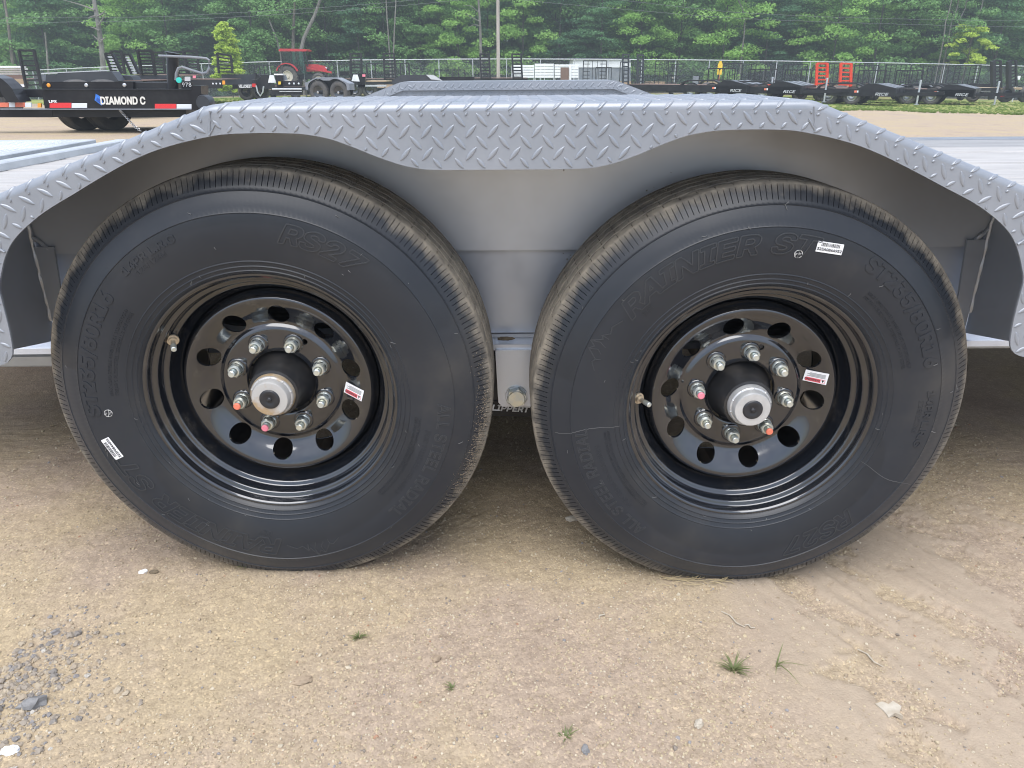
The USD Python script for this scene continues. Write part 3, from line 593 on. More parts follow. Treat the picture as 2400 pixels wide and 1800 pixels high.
put(EQ, 'maker_lettering', lift(MB().prism(affinity.rotate(centred(text_shape('LIPPERT', .0125, True, 1.12, .22)), -4, origin=(0, 0)), .2578, .2585, c=(-.002, 0, .2435))), 'letter_grey', sm=False)
for hx, hz in HUBS:
    mb = MB()
    for k in range(4): mb.tube([(hx - .33 + .05 * k, .30, hz + .085 + .008 * k), (hx - .15, .30, hz + .048 + .010 * k), (hx, .30, hz + .040 + .010 * k), (hx + .15, .30, hz + .048 + .010 * k), (hx + .33 - .05 * k, .30, hz + .085 + .008 * k)], .0075, 6)
    put(TR, 'leaf_spring', mb, 'dark_steel')
for hx, hz in HUBS: put(TR, 'axle', MB().cyl((hx, .13, hz), (hx, 2.44, hz), .038, 20), 'dark_steel')

# deck boards, rails and the steel tail
r = np.random.default_rng(12)
edges = np.linspace(.315, 2.255, 12)
for k in range(11):
    w = edges[k + 1] - edges[k] - .007
    put(TR, 'deck_board', lift(MB().box((1.80, (edges[k] + edges[k + 1]) / 2, .602 + r.uniform(-.0015, .0015)), (6.92, w, .036), bev=.003)), 'deck_wood_grey' if k >= 9 else 'deck_wood', sm=False)
for c_, d_ in (((2.30, 2.30, .600), (8.2, .075, .042)), ((2.30, 2.47, .585), (8.2, .09, .050)), ((2.3, .298, .602), (8.2, .022, .038))):
    put(TR, 'side_rail', lift(MB().box(c_, d_, bev=.003)), 'steel_grey', sm=30)
mb = MB().box((-1.685, 1.29, .632), (.055, 1.95, .030), bev=.004)
put(TR, 'cross_bar', lift(mb), 'galvanised', sm=30)
TP = put(TR, 'tail_plate', lift(MB().box((-2.33, 1.29, .632), (1.05, 1.95, .030), bev=.003)), 'galvanised', sm=30)
mb = MB()
for u, v, ang in lug_rows(-2.80, -1.84, .40, 2.20):
    du = LV[:, 0] * math.cos(ang) - LV[:, 1] * math.sin(ang) + u; dv = LV[:, 0] * math.sin(ang) + LV[:, 1] * math.cos(ang) + v
    if -2.8 < u < -1.83: mb.add(np.stack([du, dv, .647 + LV[:, 2]], 1), LF)
put(TP, 'tread_lugs', lift(mb), 'galvanised', sm=50, kind='stuff')

# far fender: same pressing turned round, its inner upright seen from here
def far_fender():
    mb = MB(); fender_shell(mb)
    for v in mb.V: v[:, 1] = 2.57 - (v[:, 1] - FY); v[:, 0] = v[:, 0] * 1.03
    p = put(TR, 'far_fender', lift(mb), 'silver_paint', sm=35)
    wall = Polygon([(-.96, .60), (-.96, .690), (-.458, .869), (.458, .869), (.96, .690), (.96, .60)])
    lip = Polygon(np.vstack([np.array(inset([(-.96, .69), (-.458, .871), (.458, .871), (.96, .69)], .001)), np.array(inset([(-.96, .69), (-.458, .871), (.458, .871), (.96, .69)], .034))[::-1]]))
    mb = MB().prism(wall, 2.270, 2.274); mb.prism(lip, 2.256, 2.2605)
    mb.prism(Polygon(np.vstack([np.array(inset([(-.96, .69), (-.458, .871), (.458, .871), (.96, .69)], .0335)), np.array(inset([(-.96, .69), (-.458, .871), (.458, .871), (.96, .69)], .0345))[::-1]])), 2.2565, 2.27)
    put(p, 'inner_wall', lift(mb), 'silver_paint', sm=30)
    mb = MB()
    pts = np.array([(-.96, .69), (-.458, .871), (.458, .871), (.96, .69)])
    zone = unary_union([lip.buffer(-.003), wall.difference(lip.buffer(.006)).buffer(-.003)])
    for (a, b) in zip(pts[:-1], pts[1:]):
        L = np.linalg.norm(b - a); t = (b - a) / L; n = np.array([-t[1], t[0]])
        for u, v, ang in lug_rows(0, L, -.09, -.006):
            c = a + t * u + n * v; d = t * math.cos(ang) + n * math.sin(ang)
            seg = LineString([c - d * .0133, c + d * .0133]).intersection(zone)
            if seg.is_empty or seg.geom_type != 'LineString' or seg.length < .010: continue
            q0, q1 = np.array(seg.coords[0]), np.array(seg.coords[-1]); cc, k = (q0 + q1) / 2, seg.length / .0266; e = np.array([-d[1], d[0]]); w = LV * [k, 1, 1]
            y = 2.256 if Point(cc).within(lip) else 2.270
            xz = cc + w[:, :1] * d + w[:, 1:2] * e; mb.add(np.stack([xz[:, 0], y - w[:, 2], xz[:, 1]], 1), LF)
    put(p, 'tread_lugs', lift(mb), 'silver_paint', sm=50, kind='stuff')
far_fender()
t = thing('bark_chip', 'dark piece of bark lying on the frame ledge between the wheels', 'bark chip', (-.012, .268, .4035))
put(t, 'body', MB().add(rock(71, .5, 2, .3).vertices * [.017, .007, .008], rock(71, .5, 2, .3).faces), 'wood_chip', sm=30)
# ------------------------------------------------------------------ tyres and wheels
SIDE = np.array([(.2180, .0300), (.2225, .0175), (.2275, .0140), (.2285, .0128), (.2300, .0137), (.2350, .0120), (.2362, .0106), (.2378, .0115), (.2440, .0094), (.2452, .0080), (.2468, .0088), (.2500, .0078),
                 (.2600, .0052), (.2720, .0028), (.2850, .0010), (.2980, .0002), (.3100, .0008), (.3200, .0022), (.3236, .0029), (.3247, .0019), (.3262, .0036), (.3350, .0068), (.3450, .0112), (.3560, .0170),
                 (.3572, .0164), (.3590, .0192), (.3625, .0214)])
SHOULDER = np.array([(.3640, .0224), (.3655, .0234), (.3740, .0296), (.3830, .0358), (.3878, .0395)])
def side_y(rr): return np.interp(rr, SIDE[:, 0], SIDE[:, 1])
FLOOR = 0.3835
def settle(v):
    """Weight on the tyre: flat foot and slightly bulged side above it."""
    v = np.array(v); z = v[:, 2]; k = np.exp(-((v[:, 0] / .15) ** 2)) * smooth(-.20, -.34, z)
    v[:, 1] += np.where(v[:, 1] < .1175, -1, 1) * .0075 * k
    over = np.maximum(-z - FLOOR, 0); v[:, 2] = np.where(over > 0, -FLOOR - over * .12, z)
    return v
def tyre_mesh(n=252, fine=True, flip=False):
    rows = [(r_, y, 0, 0) for r_, y in SIDE] + [(r_, y, 1 if 0 < k < 4 else .0, 0) for k, (r_, y) in enumerate(SHOULDER)]
    rows += [(.3893, .0415, .4, 0), (.3900, .0440, 0, 0)]
    grooves = [.068, .101, .134, .167]; ys = .046
    for g in grooves:
        w = .0042
        for y in (ys + .002, (ys + g - w) / 2, g - w - .0012): rows.append((.3905 + .0015 * (1 - ((y - .1175) / .075) ** 2), y, .5, 0))
        rows += [(.3915, g - w, 0, 1), (.3835, g - w * .55, 0, 1), (.3835, g + w * .55, 0, 1), (.3915, g + w, 0, 1)]; ys = g + w
    for y in (ys + .0015, .180, .190): rows.append((.3905, y, .5, 0))
    rows += [(.3893, .1935, 0, 0), (.380, .203, 0, 0), (.366, .211, 0, 0), (.335, .228, 0, 0), (.300, .235, 0, 0), (.26, .230, 0, 0), (.222, .215, 0, 0), (.205, .19, 0, 0)]
    R_, Y_, D_, G_ = (np.array(c, float) for c in zip(*rows))
    if fine:
        th = (np.arange(n)[:, None] + np.array([0, .86, .885, .978])[None]).ravel() * 2 * PI / n; deep = np.tile([0, 0, 1, 1], n)
        per = np.repeat(np.arange(n), 4)
    else:
        th = np.arange(72) * 2 * PI / 72; deep = np.zeros(72); per = np.arange(72)
    rr = np.repeat(R_[:, None], len(th), 1); yy = np.repeat(Y_[:, None], len(th), 1)
    sh = (D_ == 1) | (D_ == .4)
    rr -= np.where(sh[:, None], .0022 * deep[None] * (D_[:, None] > .45), 0); yy += np.where(sh[:, None], .0030 * deep[None] * (D_[:, None] > .45), 0)
    sipe = (D_ == .5)[:, None] * (deep * (per % 3 == 0))[None]; rr -= .0045 * sipe
    zig = .0022 * (np.abs(((th * n / (2 * PI) / 2.0) % 2) - 1) * 2 - 1); yy += G_[:, None] * zig[None]
    if fine: rr += np.where(D_ == .5, 1, 0)[:, None] * .0006 * (meshkit.noise(np.stack([np.cos(th) * 40, np.sin(th) * 40, 0 * th], -1), 4) - .5)[None]
    v = np.stack([rr * np.cos(th), yy, rr * np.sin(th)], -1).reshape(-1, 3); m = len(th)
    i, j = np.meshgrid(np.arange(len(R_) - 1), np.arange(m), indexing='ij')
    q = np.stack([i * m + j, (i + 1) * m + j, (i + 1) * m + (j + 1) % m, i * m + (j + 1) % m], -1).reshape(-1, 4)
    return settle(v), np.vstack([q[:, [0, 1, 2]], q[:, [0, 2, 3]]])
def on_side(shape, r0, deg, h=.0009, tops_out=True, sub=.006):
    """Bends flat artwork (centred on x=0, baseline y=0) onto the sidewall at an angle, tops outward."""
    mb = MB()
    for g in getattr(shape, 'geoms', [shape]):
        if g.geom_type != 'Polygon' or g.area < 1e-9: continue
        m = trimesh.creation.extrude_polygon(g, 1.0, engine='earcut'); v, f = np.array(m.vertices), np.array(m.faces)
        v2, f2 = trimesh.remesh.subdivide_to_size(v * [1, 1, 1e-4], f, sub); v2[:, 2] *= 1e4
        rad = r0 + v2[:, 1]; a = math.radians(deg) - v2[:, 0] / (r0 + .012)
        mb.add(settle(np.stack([rad * np.cos(a), side_y(rad) + .0004 - v2[:, 2] * (h + .0004), rad * np.sin(a)], 1)), f2)
    return mb
def outline(s, w=.0017): return s.buffer(w * .5).difference(s.buffer(-w * .5))
LETTER = [('ST235/80R16', .296, 163, .0235, True, 1.10, 0, False), ('14PR L.R.G', .3015, 122, .0125, True, 1.25, 0, False), ('128/123M', .288, 123, .0085, False, 1.1, 0, False),
          ('RS27', .283, 66, .0300, True, 1.30, .35, True), ('ALL STEEL RADIAL', .296, -25, .0205, False, 1.0, 0, True), ('FOR TRAILER USE ONLY', .277, -27, .0090, False, 1.05, 0, False),
          ('RAINIER', .283, 244, .0300, True, 1.42, .35, True), ('ST', .283, 209, .0300, True, 1.35, .35, True),
          ('MAX LOAD SINGLE 4080 LBS AT 110 PSI COLD', .268, 160, .0055, False, 1.0, 0, False), ('TREAD 5 PLIES STEEL SIDEWALL 1 PLY STEEL', .259, 160, .0055, False, 1.0, 0, False), ('DOT', .268, 262, .008, False, 1.1, 0, False),
          ('SAFETY WARNING SERIOUS INJURY MAY RESULT FROM', .262, -27, .0048, False, 1.0, 0, False), ('TIRE FAILURE DUE TO UNDERINFLATION OVERLOADING', .2555, -27, .0048, False, 1.0, 0, False)]
SHAPES = {}
for tx, *_a in LETTER:
    SHAPES[tx] = centred(text_shape(tx, _a[2], _a[3], _a[4], _a[5]))
mount = [(-.05, .004), (-.036, .013), (-.03, .009), (-.016, .027), (-.009, .020), (-.003, .030), (.008, .012), (.013, .017), (.022, .006), (.034, .010), (.052, .002)]
peak = unary_union([LineString(mount).buffer(.0008), LineString([(-.016, .027), (-.012, .012), (-.018, .004)]).buffer(.0007), LineString([(-.003, .030), (.001, .014), (-.004, .002)]).buffer(.0007), LineString([(.013, .017), (.012, .004)]).buffer(.0007), LineString([(-.03, .009), (-.028, .001)]).buffer(.0007)])

def rim_parts(parent, hx, hz, hole0, lug0, valve_deg, cap_mat, tips):
    loc = (hx, 0, hz)
    # rolled barrel with its steps
    barrel = round_path([(.2120, .0420), (.2200, .0310), (.2246, .0235), (.2243, .0183), (.2190, .0180), (.2155, .0210), (.2130, .0340), (.2040, .0365), (.2015, .0560), (.1930, .0590), (.1895, .0790), (.1845, .0860), (.1800, .0905), (.1792, .205), (.1770, .205), (.1770, .092)], .0034, 5)
    mb = MB().rev(barrel, 144)
    RIM = put(parent, 'wheel_rim', mb, 'wheel_black', sm=60, loc=loc)
    # pressed disc with ten hand holes
    prof = [(.0620, .0880), (.0650, .0862), (.0700, .0858), (.1010, .0858), (.1045, .0862), (.1080, .0878), (.1110, .0902), (.1140, .0914), (.1180, .0908), (.1280, .0858), (.1400, .0775), (.1500, .0716), (.1590, .0676), (.1635, .0663), (.1675, .0668), (.1708, .0700), (.1732, .0762), (.1752, .0840), (.1785, .0900)]
    pd = dense(prof, 2); outer = [(a, b) for a, b in pd]; inner = [(a, b + .006) for a, b in pd[::-1]]
    sec = m3.CrossSection([[(a, -b) for a, b in (outer + inner)]], m3.FillRule.EvenOdd)
    disc = sec.revolve(160)                               # axis is z, height -y
    for k in range(10):
        a = math.radians(hole0 + 36 * k); disc -= m3.Manifold.cylinder(.2, .0187, .0187, 36).translate([.1345 * math.cos(a), .1345 * math.sin(a), -.19])
    a = math.radians(lug0 - 11); disc -= m3.Manifold.cylinder(.2, .0055, .0055, 18).translate([.094 * math.cos(a), .094 * math.sin(a), -.19])
    me = disc.to_mesh(); v = me.vert_properties[:, :3]
    put(RIM, 'disc', trimesh.Trimesh(np.stack([v[:, 0], -v[:, 2], v[:, 1]], 1), me.tri_verts, process=False), 'wheel_black', sm=32)
    for k in range(8):                                    # pressed bosses round the studs
        mb = MB(); a = math.radians(lug0 + 45 * k); mb.rev([(.0185, .0862), (.0172, .0846), (.0155, .0834), (.0100, .0830)], 24, (.0825 * math.cos(a), 0, .0825 * math.sin(a)))
        put(RIM, 'stud_boss', mb, 'wheel_black', sm=60)
    for k in range(8):
        a = math.radians(lug0 + 45 * k); c = (.0825 * math.cos(a), 0, .0825 * math.sin(a)); mb = MB(); ph = .4 * k
        hexa = Polygon([(.0122 * math.cos(i * PI / 3 + ph), .0122 * math.sin(i * PI / 3 + ph)) for i in range(6)])
        mb.prism(hexa, .0655, .0775, c); cone = [(.0132, .0832), (.0130, .0790), (.0118, .0775)]; mb.rev(cone, 20, c); mb.rev([(.0078, .0628), (.0100, .0632), (.0116, .0655)], 18, c)
        mb.rev([(.0, .0500), (.0052, .0500), (.0064, .0512), (.0064, .066)], 16, c)
        L = put(RIM, 'lug_nut', mb, 'zinc', sm=30)
        if k in tips:
            put(RIM, 'paint_mark', MB().rev([(0, .0496), (.0050, .0496), (.0066, .0510), (.0067, .0530)], 16, c), tips[k], sm=40)
    # hub barrel, scalloped flange, cap
    mb = MB().rev([(.0395, .0330), (.0440, .0345), (.0455, .040), (.0462, .060), (.0490, .080), (.0560, .096), (.0600, .0985)], 48)
    sc = Polygon([((.0685 if (k // 4) % 2 else .0590) * math.cos(k * PI / 32), (.0685 if (k // 4) % 2 else .0590) * math.sin(k * PI / 32)) for k in range(64)])
    mb.prism(sc.buffer(-.001).buffer(.001), .0985, .112)
    put(RIM, 'hub', mb, 'hub_black', sm=40)
    mb = MB().rev([(.0380, .0345), (.0383, .0325), (.0376, .0235), (.0360, .0215), (.0345, .0210), (.0330, .0130), (.0312, .0095), (.0292, .0086), (.0180, .0090)], 56)
    for k in range(10):
        a = 2 * PI * k / 10 + .25; p0 = np.array([.0368 * math.cos(a), .0214, .0368 * math.sin(a)]); p1 = np.array([.0378 * math.cos(a), .0330, .0378 * math.sin(a)]); p2 = np.array([.0344 * math.cos(a), .0202, .0344 * math.sin(a)])
        mb.tube([p1, p0, p2], .0011, 5)
    CAP = put(RIM, 'hub_cap', mb, cap_mat, sm=35)
    put(RIM, 'cap_ring', MB().rev([(.0385, .0352), (.0392, .0338), (.0388, .0262), (.0380, .0246)], 56), 'cap_ring_rust' if cap_mat == 'cap_rusty' else cap_mat, sm=40)
    put(RIM, 'rubber_plug', MB().rev([(.0, .0046), (.0028, .0048), (.0040, .0062), (.0046, .0080), (.0080, .0082), (.0105, .0064), (.0150, .0060), (.0172, .0072), (.0181, .0092)], 40), 'rubber_plug', sm=50)
    # valve stem
    a = math.radians(valve_deg); c = np.array([.1965 * math.cos(a), .056, .1965 * math.sin(a)]); ax = np.array([-.42 * math.cos(a), -.85, -.42 * math.sin(a)]); ax /= np.linalg.norm(ax)
    mb = MB().tube([c, c + ax * .004, c + ax * .0042, c + ax * .009], [.0105, .0105, .0075, .0075], 16)
    put(RIM, 'valve_stem', mb.tube([c + ax * .009, c + ax * .024], .0042, 12), 'brass_valve', sm=35)
    put(RIM, 'valve_cap', MB().tube([c + ax * .022, c + ax * .0222, c + ax * .035, c + ax * .036], [.003, .0048, .0048, .0038], 14), 'zinc', sm=35)
    return RIM
def plate_on_disc(mb, shape, frame, lift_, depth=.0003):
    """Flat artwork laid on the disc: frame = (centre angle deg, radius, turn deg)."""
    a, rad, turn = math.radians(frame[0]), frame[1], math.radians(frame[2])
    for g in getattr(shape, 'geoms', [shape]):
        if g.geom_type != 'Polygon' or g.area < 1e-10: continue
        m = trimesh.creation.extrude_polygon(g, depth, engine='earcut'); v, f = trimesh.remesh.subdivide_to_size(np.array(m.vertices), np.array(m.faces), .008)
        x = v[:, 0] * math.cos(turn) - v[:, 1] * math.sin(turn) + rad * math.cos(a); z = v[:, 0] * math.sin(turn) + v[:, 1] * math.cos(turn) + rad * math.sin(a)
        rr = np.hypot(x, z); y = np.interp(rr, [.105, .112, .1500, .1635, .1708], [.0865, .0910, .0714, .0660, .070]) - lift_ - v[:, 2]
        mb.add(np.stack([x, y, z], 1), f)
    return mb
TY = tyre_mesh()
def wheel(k, hx, hz, spin, hole0, lug0, valve, cap, tips, warn, sticker, code, mark_deg):
    loc = (hx, 0, hz)
    T = put(TR, 'tyre', TY_MESH, 'rubber', sm=38, loc=loc)
    for tx, r0, deg, h, bold, xs, shr, ol in LETTER:
        s = SHAPES[tx]
        put(T, 'raised_lettering', on_side(outline(s) if ol else s, r0, deg + spin, .0011 if h > .01 else .0006), 'rubber_letter' if ol else 'rubber', sm=False)
    put(T, 'raised_emblem', on_side(peak, .292, -80 + spin, .0008), 'rubber_letter', sm=False)
    # barcode sticker, with bars and number printed on it
    sdeg, sr, sturn = sticker
    def place(shape, lift_, k_=.82):
        shape = affinity.scale(shape, k_, k_, origin=(0, 0))
        mb = MB(); a0 = math.radians(sdeg); tn = math.radians(sturn)
        for g in getattr(shape, 'geoms', [shape]):
            if g.geom_type != 'Polygon' or g.area < 1e-10: continue
            m = trimesh.creation.extrude_polygon(g, .0003, engine='earcut'); v, f = trimesh.remesh.subdivide_to_size(np.array(m.vertices), np.array(m.faces), .006)
            x = v[:, 0] * math.cos(tn) - v[:, 1] * math.sin(tn) + sr * math.cos(a0); z = v[:, 0] * math.sin(tn) + v[:, 1] * math.cos(tn) + sr * math.sin(a0)
            mb.add(np.stack([x, side_y(np.hypot(x, z)) - lift_ - v[:, 2], z], 1), f)
        return mb
    put(T, 'barcode_sticker', place(sbox(-.0255, -.0095, .0255, .0095).buffer(.001), .0006), 'white_label', sm=False)
    r = np.random.default_rng(50 + k); bars = []; x = -.0185
    while x < .0185:
        w = r.choice([.0005, .0009, .0013]); bars.append(sbox(x, .0015, x + w, .0088)); x += w + r.choice([.0006, .0009, .0013])
    put(T, 'barcode_print', place(unary_union(bars + [affinity.translate(centred(text_shape(code, .0052, True, 1.0)), 0, -.0066)]), .00095), 'label_ink', sm=False)
    a = math.radians(mark_deg); c = (.283 * math.cos(a), .283 * math.sin(a))
    ring = unary_union([Point(0, 0).buffer(.0085).difference(Point(0, 0).buffer(.0072)), LineString([(-.001, -.008), (.002, .008)]).buffer(.0005), affinity.translate(centred(text_shape('P', .005, True)), -.004, -.003), affinity.translate(centred(text_shape('K', .005, True)), .0035, -.003)])
    sdeg, sr, sturn = mark_deg, .283, 0
    put(T, 'inspection_stamp', place(ring, .0006), 'white_mark', sm=False)
    # moulding whiskers
    r = np.random.default_rng(80 + k); mb = MB()
    for _ in range(34):
        a = r.random() * 2 * PI; rad = r.choice([r.uniform(.23, .25), r.uniform(.26, .33), r.uniform(.33, .372)]); L = r.uniform(.003, .009); d = r.normal(0, 1, 3) * [1, .4, 1]; d /= np.linalg.norm(d)
        p = np.array([rad * math.cos(a), side_y(rad) - .0006, rad * math.sin(a)]); q = p + d * L; q[1] = min(q[1], side_y(math.hypot(q[0], q[2])) - .001)
        mb.tube([p, (p + q) / 2 + [0, -.0008, 0], q], .00042, 4)
    for a in ((187, -27) if k else ()):
        a = math.radians(a); q = [(rad * math.cos(a + .012 * math.sin(rad * 60)), side_y(rad) - .0004, rad * math.sin(a + .012 * math.sin(rad * 60))) for rad in np.linspace(.236, .352 , 14)]
        mb.tube(q, .00024, 4)
    put(T, 'moulding_whiskers', mb, 'rubber_hair', sm=False, kind='stuff')
    RIM = rim_parts(TR, hx, hz, hole0, lug0, valve, cap, tips)
    put(RIM, 'warning_label', plate_on_disc(MB(), sbox(-.0185, -.0115, .0185, .0115), warn, .0006), 'white_label', sm=False)
    up = (warn[0], warn[1], warn[2] + 180)
    frame_ = sbox(-.0155, .0025, .0155, .0098).difference(sbox(-.0150, .0030, .0150, .0093)); tri = Polygon([(-.0140, .0036), (-.0098, .0036), (-.0119, .0088)])
    put(RIM, 'label_print_red', plate_on_disc(MB(), unary_union([frame_, sbox(-.0085, .0030, .0150, .0093)]).difference(affinity.translate(text_shape('WARNING', .0044, True, .80), -.0078, .0040)), up, .0010), 'label_red', sm=False)
    lines = unary_union([sbox(-.0145, -.0008 - .0021 * i, .0145 - .004 * (i % 2), -.0001 - .0021 * i) for i in range(4)])
    put(RIM, 'label_print', plate_on_disc(MB(), unary_union([lines, tri, affinity.translate(text_shape('WARNING', .0044, True, .80), -.0078, .0040)]), up, .0010), 'label_ink', sm=False)
    return T, RIM
TY_MESH = trimesh.Trimesh(TY[0], TY[1], process=False)
TL, _ = wheel(0, *HUBS[0], 0, 13, 68.5, 151, 'cap_rusty', {3: 'orange_paint', 4: 'pink_paint'}, (-6.5, .134, -17), (197.5, .303, 116), '323F0844001', 184.5)
TRR, _ = wheel(1, *HUBS[1], -125, -5.5, 84, 179, 'cap_alloy', {2: 'pink_paint', 5: 'orange_paint'}, (14.5, .137, -4), (73.5, .303, -8.5), '323A0844952', 82.5)
# caked mud on the left tyre's right shoulder
mb = MB(); r = np.random.default_rng(9)
for _ in range(900):
    a = math.radians(r.normal(-16, 12)); rad = np.clip(r.normal(.377, .008), .350, .391); c = np.array([rad * math.cos(a), np.interp(rad, [.35, .366, .388, .391], [.0145, .024, .0395, .05]) - .0008, rad * math.sin(a)])
    m = rock(int(r.integers(1e6)), .6, 0, .6); mb.add(m.vertices * r.uniform(.0005, .0013) + c, m.faces)
put(TL, 'mud_crumbs', mb, 'mud', sm=False, kind='stuff')
# far side wheels
ty2 = tyre_mesh(fine=False); v2 = ty2[0] * [1, -1, 1] + [0, 2.55, 0]
for hx, hz in HUBS:
    t2 = put(TR, 'far_tyre', trimesh.Trimesh(v2, ty2[1][:, ::-1], process=False), 'tyre_far', sm=40, loc=(hx, 0, hz))
    put(t2, 'far_rim', MB().rev([(.215, 2.40), (.19, 2.42), (.17, 2.46), (.06, 2.45), (.0, 2.45)], 40), 'wheel_black', sm=40)
# ------------------------------------------------------------------ the lot behind: fence, pole, parked trailers
P = at
def quad(mb, uv, Y, depth=0.05):
    """A plate with the given corners standing at distance Y."""
    q = np.array([P(u, v, Y) for u, v in uv]); n = len(q); b = q + [0, depth, 0]
    f = [[0, k, k + 1] for k in range(1, n - 1)] + [[n, n + k + 1, n + k] for k in range(1, n - 1)]
    f += [x for k in range(n) for x in ([k, k + n, (k + 1) % n + n], [k, (k + 1) % n + n, (k + 1) % n])]
    return mb.add(np.vstack([q, b]), np.array(f))
def rect(mb, u0, v0, u1, v1, Y, depth=0.05): return quad(mb, [(u0, v0), (u0, v1), (u1, v1), (u1, v0)], Y, depth)
def px_ramp(parent, tl, tr, br, bl, Y, n=7, mat='charcoal_paint', lean=0.0, bw=.05, rung=None):
    bw = bw if bw > .05 else max(.05, .0022 * Y); mat = 'black_satin' if mat == 'charcoal_paint' else mat
    a, b, c, d = P(*tl, Y + lean), P(*tr, Y + lean), P(*br, Y), P(*bl, Y)
    mb = MB().bar(a, d, bw, .09, up=(0, 1, 0)).bar(b, c, bw, .09, up=(0, 1, 0)).bar(a, b, .04, .07, up=(0, 1, 0))
    R = put(parent, 'ramp', mb, mat, sm=False)
    for k in range(n):
        t = (k + .15) / (n - .4); put(R, 'rung', MB().bar(a + (d - a) * t, b + (c - b) * t, max(.035, .0016 * Y), .045, up=(0, 1, 0)), rung or mat, sm=False)
    return R
def small_tyre(parent, c, R=.38, W=.22, mat='tyre_far', rim='wheel_black', n=40, grooves=False):
    k = R; prof = [(.55, .03), (.60, .005), (.78, -.012), (.92, .015), (.985, .04), (1.0, .06)]
    if grooves:
        for g in (.35, .5, .65): prof += [(1.0, W * g - .008), (.975, W * g - .004), (.975, W * g + .004), (1.0, W * g + .008)]
    prof += [(1.0, W - .06), (.985, W - .04), (.92, W - .015), (.78, W + .012), (.60, W - .005), (.55, W - .03)]
    t = put(parent, 'tyre', MB().rev([(a * k, y) for a, y in prof], n, c), mat, sm=40)
    r = put(t, 'rim', MB().rev([(.58 * k, .02), (.56 * k, .012), (.53 * k, .03), (.50 * k, .06), (.44 * k, .055), (.30 * k, .085), (.13 * k, .085), (.125 * k, .03), (.09 * k, .01), (0, .01)], 24, c), rim, sm=40)
    return t

# chain link fence
FEN_Y = 46.0
FEN = thing('chain_link_fence', 'long galvanised chain link fence in front of the woods', 'fence', (0, FEN_Y, 0))
fxs = np.arange(-31.2, 36, 1.95)
for x in fxs:
    z0 = gz(x, FEN_Y); put(FEN, 'post', MB().cyl((x, 0, z0 - .05), (x, 0, z0 + 1.97), .026, 8), 'galvanised')
rail = np.array([(x, 0, gz(x, FEN_Y) + 1.95) for x in np.arange(-31.2, 35.2, .65)])
put(FEN, 'top_rail', MB().tube(rail, .024, 8), 'galvanised')
mb = MB(); W = []
for x in np.arange(-33, 35, .085):
    for s in (-1, 1):
        xa, xb = x, x + s * 1.93
        if min(xa, xb) < -31.2 or max(xa, xb) > 35.1: continue
        a, b = np.array([xa, .03, gz(xa, FEN_Y) + .01]), np.array([xb, .03, gz(xb, FEN_Y) + 1.94]); d = .0022
        W.append(np.array([a + [d, 0, 0], a - [d, 0, 0], a + [0, d, 0], b + [d, 0, 0], b - [d, 0, 0], b + [0, d, 0]]))
W = np.array(W); base = (np.arange(len(W)) * 6)[:, None, None]
F6 = np.array([[0, 1, 4], [0, 4, 3], [1, 2, 5], [1, 5, 4], [2, 0, 3], [2, 3, 5]])
put(FEN, 'chain_link', mb.add(W.reshape(-1, 3), (base + F6[None]).reshape(-1, 3)), 'fence_wire', sm=False, kind='stuff')

# utility pole and wires
px0 = P(1168, 170, 44.5); z0 = gz(px0[0], 44.5)
t = thing('utility_pole', 'weathered wooden utility pole standing at the fence, mid picture', 'utility pole', (px0[0], 44.5, z0))
put(t, 'shaft', MB().tube([(0, 0, -.2), (0, 0, 3), (.0, 0, 8.5)], [.105, .098, .075], 14), 'pole_wood'); put(t, 'cross_arm', MB().box((0, .12, 7.9), (2.0, .09, .11)), 'pole_wood')
def wire(lab, pts, Y):
    q = np.array([P(u, v, Y) for u, v in pts]); s_ = np.linspace(0, 1, 60); k = np.linspace(0, 1, len(q))
    w = np.stack([PchipInterpolator(k, q[:, i])(s_) for i in range(3)], 1); o = w[0].copy()
    t = thing('overhead_wire', lab, 'wire', o); put(t, 'cable', MB().tube(w - o, .008, 5), 'wire_dark')
wire('lower overhead wire left of the utility pole', [(-250, 62), (0, 54), (330, 49), (550, 40), (860, 20), (1150, -8)], 45.0)
wire('upper overhead wire left of the utility pole', [(-250, 50), (0, 43), (326, 40), (550, 30), (860, 10), (1150, -20)], 45.4)
wire('lower overhead wire right of the utility pole', [(1180, -6), (1252, 3), (1500, 25), (1700, 41), (2050, 55), (2400, 63), (2700, 66)], 45.0)
wire('upper overhead wire right of the utility pole', [(1180, -22), (1400, -5), (1759, 31), (2050, 43), (2400, 49), (2700, 51)], 45.4)

# grass margin behind the gravel
gxx = np.concatenate([np.linspace(-60, -20, 20), np.linspace(-19.5, 26, 120), np.linspace(27, 70, 20)]); rows = []
def grass_edge(x): return 27.5 - 3.2 * smooth(-4, 13, x) + 1.3 * (meshkit.fbm(np.stack([x * .5, 0 * x, 0 * x], -1), 3, 5) - .5) * 2
ge = grass_edge(gxx); T_ = np.concatenate([np.linspace(0, .25, 14), np.linspace(.3, 1, 16)])
gy_ = ge[None] + (50.0 - ge[None]) * T_[:, None]; gxg = np.repeat(gxx[None], len(T_), 0)
v = np.stack([gxg, gy_, ground_height(gxg, gy_) + .03 * smooth(0, .06, T_)[:, None] - .012], -1)
m_ = len(gxx); i, j = np.meshgrid(np.arange(len(T_) - 1), np.arange(m_ - 1), indexing='ij'); a_ = i * m_ + j
tag(usdkit.mesh(stage, '/World/grass_margin', (v.reshape(-1, 3), np.stack([a_, a_ + 1, a_ + m_ + 1, a_ + m_], -1).reshape(-1, 4)), MATS['turf'], smooth=True), kind='structure')
ng = 11000; tx = rng.uniform(-16, 22, ng); ty = grass_edge(tx) + rng.random(ng) ** 1.6 * 17 - .35
